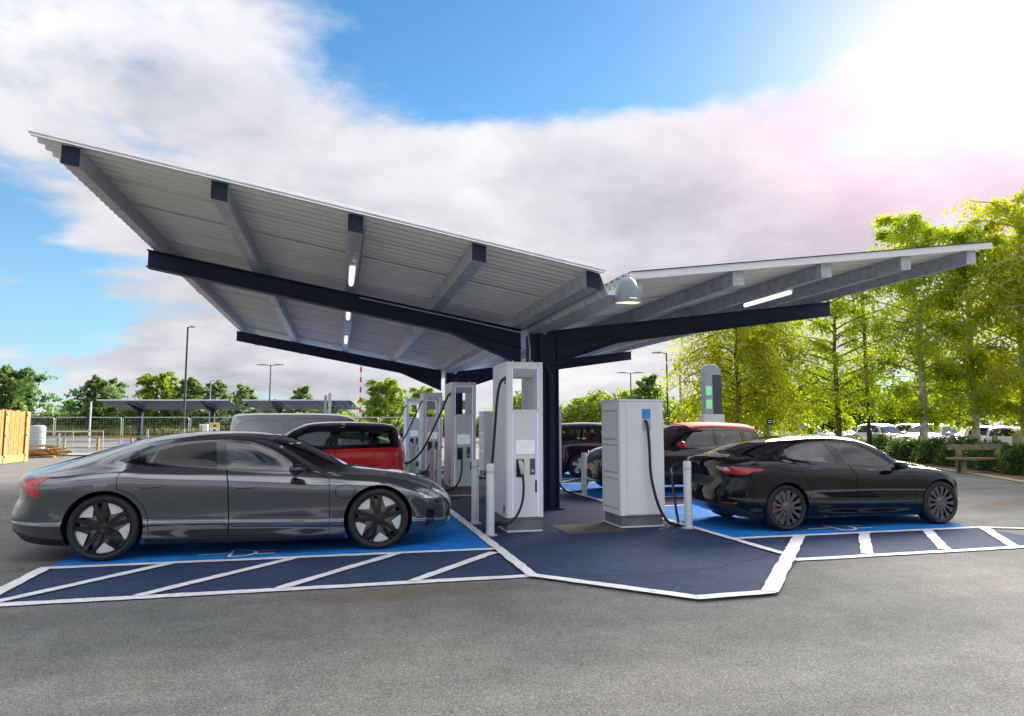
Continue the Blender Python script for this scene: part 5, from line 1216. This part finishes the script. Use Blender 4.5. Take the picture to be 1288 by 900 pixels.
t = thing('bay_sign', 'small pale sign on a post by the slim birch trunk', 'sign', (18.9,25.2,gz(18.9,25.2))); MB().tube([(0,0,0),(0,0,1.75)], .035, 8).build('post', M['post_grey'], t, 50); MB().box((0,-.045,1.62),(.34,.02,.30)).build('sign_board', M['plastic_grey'], t)
# bench
bn = thing('bench', 'weathered wooden bench in front of the ivy hedge', 'bench', (18.55,17.35,0), math.atan2(-.42,1.75)+.02)
MB().box((.85,.28,.80),(1.75,.06,.17), Matrix.Rotation(R(-8),3,'X')).build('backrest', M['old_wood'], bn, None, .006)
MB().box((.72,-.04,.46),(1.85,.36,.065)).build('seat', M['old_wood'], bn, None, .006)
for x in (.28,1.52): 
    MB().box((x,.21,.38),(.16,.10,.84)).build('post', M['mossy'], bn, None, .006); MB().box((x-.05,-.06,.215),(.13,.12,.43)).build('leg', M['mossy'], bn, None, .006)
    MB().box((x+.0,.04,.395),(.09,.30,.07)).build('bearer', M['mossy'], bn, None, .004)
hedge_pts = [(17.2,11.0),(19.6,15.4),(21.3,19.0),(22.4,22.4),(23.0,26.0),(23.2,31)]
def hp(f):
    k = f*(len(hedge_pts)-1); i = min(int(k), len(hedge_pts)-2); a, b = Vector(hedge_pts[i]), Vector(hedge_pts[i+1]); p = a+(b-a)*(k-i); d_ = (b-a).normalized(); return p, Vector((d_.y,-d_.x))
for i, (f, h, r_) in enumerate(((.62,1.12,.07),(.50,1.15,.08),(.44,1.18,.09),(.36,1.17,.085),(.29,1.25,.13))):
    p, nn = hp(f); p = p+nn*.2
    o = MB().lathe([(.001,0),(r_,0),(r_*.97,h-.03),(r_*.85,h),(.001,h+.01)], 12).build('timber_post', M['mossy'], None, 50); o.location = (p.x,p.y,gz(p.x,p.y)-.02)
    tag(o, ['round mossy post in the hedge near the lamp post','round mossy post in the hedge between lamp post and bench','round mossy post in the hedge behind the bench start','round mossy post in the hedge behind the bench','thick mossy post in the hedge past the bench'][i], 'post', 'round posts in the hedge')
P = [hp(f)[0]-hp(f)[1]*1.15 for f in np.linspace(0,1,18)]; Q = [hp(f)[0]+hp(f)[1]*1.6 for f in np.linspace(0,1,18)]
mb = MB()
for a, b in zip(P, Q): mb.v += [(a.x,a.y,.012),(a.x*.5+b.x*.5,a.y*.5+b.y*.5,.07),(b.x,b.y,.02+gz(b.x,b.y))]
for i in range(17): mb.f += [(3*i,3*i+1,3*i+4,3*i+3),(3*i+1,3*i+2,3*i+5,3*i+4)]
struct('soil_verge', mb.mesh('verge', 60), M['soil'])
mb = MB(); Q = [hp(f)[0]-hp(f)[1]*1.42 for f in np.linspace(0,1,18)]
for a, b in zip(P, Q): mb.v += [(a.x,a.y,.02),(b.x,b.y,.016)]
for i in range(17): mb.f.append((2*i,2*i+1,2*i+3,2*i+2))
struct('sandy_edge', mb.mesh('edge', 60), M['kerbstone'])
# parked cars beyond the hedge
P_WHITE = mat('white paint', (.60,.60,.61), .25, 0, var=.03, coat=1.0); P_SIL = mat('silver paint', (.45,.47,.49), .3, .6, var=.03, coat=1.0)
pw = thing('car', 'x', 'car', (0,0,0), 0, 'cars parked beyond the hedge'); build_car(compact_spec(P_WHITE, P_WHITE, M['glass_mid'], True), pw, True)
ps = thing('car', 'x', 'car', (0,0,0), 0, 'cars parked beyond the hedge'); build_car(compact_spec(P_SIL, P_SIL, M['glass_mid'], True), ps, True)
spots = [(28.3,31.5,'w'),(30.5,33.5,'w'),(33.0,29.0,'w'),(35.0,24.0,'w'),(36.5,19.5,'w'),(38.5,14.8,'w'),(34.5,35.5,'s'),(29.6,28.6,'s'),(31.2,26.2,'w'),(32.4,23.2,'w'),(33.6,20.2,'w'),(35.2,17.4,'w'),(36.4,14.4,'s'),(27.2,36.5,'w'),(36.5,31.0,'w'),(38.5,26.5,'w'),(40.5,22.0,'s'),(25.0,40.0,'s')]
lab = ['white car parked beyond the hedge next to the lamp post','white car two rows behind the lamp post','white car two rows behind the first birch trunk','white car two rows behind the second birch trunk','white car two rows behind the bench end','white car two rows behind the thick post','silver car in the back row near the lamp post','silver car parked beyond the hedge near the lamp post','white car parked beyond the hedge at the first birch trunk','white car parked beyond the hedge between two birch trunks','white car parked beyond the hedge behind the bench','white car parked beyond the hedge at the white birch trunk','silver car parked beyond the hedge past the bench','white car parked beyond the slim brown trunk','white car in the back row beyond the first trunks','white car in the back row behind the bench','silver car in the back row past the bench','silver car parked under the weeping birch']
uw = us = False
for (x, y, k), lb in zip(spots, lab):
    if k == 'w': o = pw if not uw else copy_tree(pw); uw = True
    else: o = ps if not us else copy_tree(ps); us = True
    o.location = (x, y, gz(x, y)); o.rotation_euler = (0, 0, R(25)+rnd.choice((0, math.pi))+rnd.uniform(-.05,.05)); o['label'] = lb
# ------------------------------------------------------------------ vegetation
rng = np.random.default_rng(11)
L_BIRCH = leafmat('birch leaves', (.165,.235,.02), (.37,.42,.04), .62)
L_WEEP = leafmat('yellowing birch leaves', (.22,.255,.018), (.42,.42,.035), .62)
L_DARK = leafmat('dark tree leaves', (.075,.14,.045), (.17,.25,.07), .5)
L_MID = leafmat('mid tree leaves', (.12,.19,.025), (.24,.31,.045), .55)
L_IVY = leafmat('ivy leaves', (.030,.08,.015), (.12,.19,.04), .35)
L_GRASS = leafmat('tall grass', (.12,.15,.035), (.28,.25,.09), .35)
M['bark_birch'] = mat('birch bark', (.52,.50,.46), .8, var=.55, scale=5, bump=.3)
M['bark'] = mat('brown bark', (.12,.08,.05), .9, var=.4, scale=8, bump=.5)
def leaf_mesh(name, C, size, aniso=None):
    """one rhombic leaf (two triangles) per centre"""
    n = len(C); a = rng.normal(size=(n,3)); a /= np.linalg.norm(a, axis=1, keepdims=True)
    b = rng.normal(size=(n,3)); b -= a*(a*b).sum(1, keepdims=True); b /= np.linalg.norm(b, axis=1, keepdims=True)
    if aniso is not None: a = a*.5+np.array(aniso); a /= np.linalg.norm(a, axis=1, keepdims=True); b -= a*(a*b).sum(1, keepdims=True); b /= np.linalg.norm(b, axis=1, keepdims=True)
    s = size*rng.uniform(.45,1.5,(n,1))
    V = np.stack([C-a*s*.62, C+b*s*.36-a*s*.05, C+a*s*.62, C-b*s*.36-a*s*.05], 1).reshape(-1,3)
    me = bpy.data.meshes.new(name); me.vertices.add(4*n); me.vertices.foreach_set('co', V.ravel())
    me.loops.add(4*n); me.loops.foreach_set('vertex_index', np.arange(4*n)); me.polygons.add(n)
    me.polygons.foreach_set('loop_start', np.arange(0,4*n,4)); me.update(calc_edges=True); me.validate(); return me
def birch_data(h, rad, nb, weep, leaves, lsize, low=.22):
    """trunk and limbs (MB) and leaf centres for one tree"""
    wood = MB(); C = []
    lean = rng.uniform(-.03,.03,2)*h
    tr = [(lean[0]*(i/9)**2+rng.uniform(-.05,.05)*(i > 0), lean[1]*(i/9)**2+rng.uniform(-.05,.05)*(i > 0), h*.97*i/9) for i in range(10)]
    wood.tube(tr, [h*.0155*(1-.88*i/9)+.008 for i in range(10)], 10)
    per = leaves//nb
    for k in range(nb):
        f = low+(.98-low)*((k+.5)/nb)**.9; i = min(int(f*9), 8); g = f*9-i
        p0 = np.array(tr[i])*(1-g)+np.array(tr[i+1])*g
        az = k*2.4+rng.uniform(-.4,.4); prof = math.sin(math.pi*min(1,max(0,(f-low*.6)/(1.02-low*.6)))**.75)**.7
        L = rad*(.35+.75*prof)*rng.uniform(.7,1.15); d = np.array([math.cos(az), math.sin(az), 0])
        pts = []
        for q in np.linspace(0,1,7):
            up = (.55*q-.75*weep*q*q)*L
            pts.append(p0+d*L*q+np.array([rng.uniform(-.08,.08)*L*q, rng.uniform(-.08,.08)*L*q, up]))
        wood.tube([tuple(p) for p in pts], [h*.0042*(1-.8*q)+.004 for q in np.linspace(0,1,7)], 5)
        nt = 9; m_ = per//nt
        for tq in range(nt):
            q = rng.uniform(.15,1.0); j = min(int(q*6), 5); b0 = pts[j]+(pts[j+1]-pts[j])*(q*6-j)
            dirn = d*rng.uniform(-.2,.9)+rng.normal(size=3)*.55; dirn[2] = abs(dirn[2])*.25-.25-weep*rng.uniform(.3,1.6)
            tl = L*.42*rng.uniform(.5,1.2); tt = rng.uniform(0,1,m_)[:,None]
            droop = np.zeros((m_,3)); droop[:,2] = -(tt[:,0]**2)*tl*.35*(weep+.3)
            cl = b0+dirn*tl*tt+droop+rng.normal(size=(m_,3))*np.array([.17,.17,.15])*(.5+.35*L/2)
            C.append(cl)
            e_ = b0+dirn*tl*.8+np.array([0,0,-.64*tl*.35*(weep+.3)]); wood.tube([tuple(b0), tuple(b0+dirn*tl*.45), tuple(e_)], [.009,.006,.003], 3, False)
    return wood, np.concatenate(C)
def plant_tree(label, loc, data, lm, bark, lsize, cat='tree', group=None, name='birch_tree', rz=0, sc=1.0):
    wm, lmsh = data; t = thing(name, label, cat, loc, rz, group); t.scale = (sc,sc,sc)
    obj('trunk', wm, bark, t); o = obj('crown', lmsh, None, t)
    if not lmsh.materials: lmsh.materials.append(lm)
    return t
def mk(h, rad, nb, weep, leaves, ls, low=.22, name='t'):
    w, C = birch_data(h, rad, nb, weep, leaves, ls, low); return w.mesh(name+'_wood', 60), leaf_mesh(name+'_leaves', C, ls)
A_ = mk(10.4, 2.5, 44, .35, 30000, .10, .14, 'birch_a'); B_ = mk(9.6, 2.3, 40, .30, 16000, .105, .18, 'birch_b'); W_ = mk(7.6, 2.6, 46, 1.0, 24000, .10, .2, 'birch_weep')
G = 'birches along the hedge'
def bt(label, x, y, d, lm, bk, rz=0, sc=1.0): plant_tree(label, (x, y, gz(x, y)), d, lm, bk, .1, 'tree', G, 'birch_tree', rz, sc)
bt('slim birch with brown trunk and open crown left of the lamp post', 19.95,24.1, B_, L_BIRCH, M['bark'], .4, .86)
bt('weeping yellowing birch behind the information totem', 15.8,24.8, W_, L_WEEP, M['bark'], 1.0, .98)
W2 = mk(6.8, 2.2, 40, .9, 18000, .085, .22, 'birch_weep_b')
bt('weeping green birch between totem and slim birch', 17.9,26.0, W2, L_BIRCH, M['bark'], 2.2, 1.05)
bt('tall white-trunked birch just behind the bench start', 22.6,22.4, A_, L_BIRCH, M['bark_birch'], .2, .98)
C2 = mk(9.4, 2.4, 40, .30, 26000, .10, .15, 'birch_c')
bt('white-trunked birch behind the middle of the bench', 24.0,21.4, C2, L_BIRCH, M['bark_birch'], 2.9, 1.0)
D2 = mk(10.7, 2.8, 48, .35, 34000, .10, .14, 'birch_d')
bt('thick white-trunked birch behind the bench end', 25.2,20.4, D2, L_WEEP, M['bark_birch'], 4.4, 1.0)
E2 = mk(10.3, 2.7, 44, .40, 28000, .10, .14, 'birch_e')
bt('birch standing past the bench end with yellow-green crown', 25.2,17.6, E2, L_WEEP, M['bark_birch'], 3.4, 1.0)
# leafy masses -------------------------------------------------------
def mass(name, label, cat, P, lm, size, kind='stuff', aniso=None):
    o = obj(name, leaf_mesh(name, P, size, aniso), lm); tag(o, label, cat, None, kind); return o
f = rng.uniform(0,1,42000); pts = []
for q in f:
    p, nn = hp(q); pts.append((p.x, p.y, nn.x, nn.y))
pts = np.array(pts); u_ = rng.uniform(-1,1,len(f)); w_ = rng.uniform(0,1,len(f))**.6
lump = .76+.22*np.sin(f*61)+.16*np.sin(f*143+1.3)
H_ = .95*lump; prof = np.sqrt(np.clip(1-np.abs(u_)**2.5,0,1)); z = H_*prof*np.where(rng.uniform(0,1,len(f)) < .75, .55+.45*w_, w_)+.03
X = pts[:,0]+pts[:,2]*u_*.80*lump+rng.normal(size=len(f))*.05; Y = pts[:,1]+pts[:,3]*u_*.80*lump+rng.normal(size=len(f))*.05
Z = z+np.array([gz(a,b) for a, b in zip(X,Y)])
mass('ivy_hedge', 'low dense ivy hedge along the soil verge', 'hedge', np.stack([X,Y,Z],1), L_IVY, .085)
# core so that the hedge is not see-through
mb = MB()
for q in np.linspace(0,1,60):
    p, nn = hp(q); g0 = gz(p.x,p.y)
    for (a, zz) in ((-.55,0),(-.45,.55),(0,.68),(.45,.55),(.55,0)): mb.v.append((p.x+nn.x*a, p.y+nn.y*a, zz+g0))
for i in range(59):
    for j in range(4): mb.f.append((5*i+j, 5*i+j+1, 5*i+j+6, 5*i+j+5))
core = obj('hedge_core', mb.mesh('core', 60), mat('hedge twigs', (.030,.035,.015), .95, var=.4, scale=6)); core.parent = bpy.data.objects['ivy_hedge']
# far woods: bands of bushy growth beyond both lots
def band(x0, y0, x1, y1, n, h, thick, hv, seed):
    r2 = np.random.default_rng(seed); q = r2.uniform(0,1,n); hh = h*(1+hv*(.5*np.sin(q*23+seed)+.35*np.sin(q*57+2*seed)+.25*np.sin(q*121+seed)))
    a = r2.uniform(-1,1,n); z = hh*np.sqrt(np.clip(1-a*a*.9,0,1))*r2.uniform(.15,1,n)**.5
    nx, ny = -(y1-y0), (x1-x0); l = math.hypot(nx,ny); nx/=l; ny/=l
    return np.stack([x0+(x1-x0)*q+nx*a*thick+r2.normal(size=n)*.3, y0+(y1-y0)*q+ny*a*thick+r2.normal(size=n)*.3, z], 1)
mass('far_hedgerow', 'dark hedgerow beyond the next car park', 'hedge', band(-62,104,14,82,26000,3.1,2.2,.35,3), L_DARK, .42)
mass('far_shrubs', 'lighter shrubs growing behind the far canopies', 'shrubs', band(-8,84,40,70,20000,2.3,1.8,.35,5), L_MID, .34)
mass('far_copse', 'bright green thicket behind the lots past the cabinets', 'shrubs', band(14,60,60,58,26000,4.2,2.6,.30,8), L_MID, .34)
mass('distant_wood', 'distant wood behind the parked cars', 'wood', band(38,62,95,20,36000,6.0,3.0,.30,6), L_DARK, .40)
mass('tall_grass', 'tall dry grass at the foot of the hedgerow', 'grass', np.concatenate([band(-60,97,40,71,16000,1.0,1.8,.25,9)]), L_GRASS, .42, 'stuff', (0,0,1.6))
# single far trees
F1 = mk(8.2,3.4,34,.15,9000,.34,.12,'far_a'); F2 = mk(7.6,2.6,30,.2,7000,.30,.15,'far_b'); F3 = mk(6.2,1.5,26,.2,4200,.26,.12,'far_c')
for lb, x, y, d, lm, sc in (('big dark round tree above the timber hoarding',-39.0,97.0,F1,L_DARK,1.02),('dark bushy tree on the far side of the fence',-28.5,94.5,F1,L_DARK,.86),('small grey-green distant tree between the dark trees',-38.0,112.0,F3,L_DARK,.82),
    ('light green tree left of the tall lamp post',-21.3,92.5,F2,L_MID,1.02),('slim light tree touching the tall lamp post',-18.0,92.0,F3,L_MID,1.18),('slim leaning light tree right of the tall lamp post',-14.8,91.2,F3,L_MID,1.12),('narrow young tree in the gap between far canopies',-10.9,84.0,F3,L_MID,.98),('small tree rising behind the far canopy above the van',-4.2,88.5,F3,L_MID,1.0),('low tree left of the small one behind the canopy',-7.6,89.5,F3,L_MID,.74),('dark green tree seen through the frame of the nearest charger',9.0,75.0,F2,L_DARK,.72),
    ('bright green tree behind the chargers',3.6,55.0,F2,L_MID,.66),('light tree poking above the thicket by the totem',27.0,56.0,F3,L_MID,.95),('young yellow tree in the far car park',27.6,36.0,F3,L_WEEP,.52)):
    plant_tree(lb, (x,y,gz(x,y)), d, lm, M['bark'], .3, 'tree', 'trees in the distance', 'far_tree', rnd.uniform(0,6), sc)
# weeds by the hoarding and leaf litter on the verge
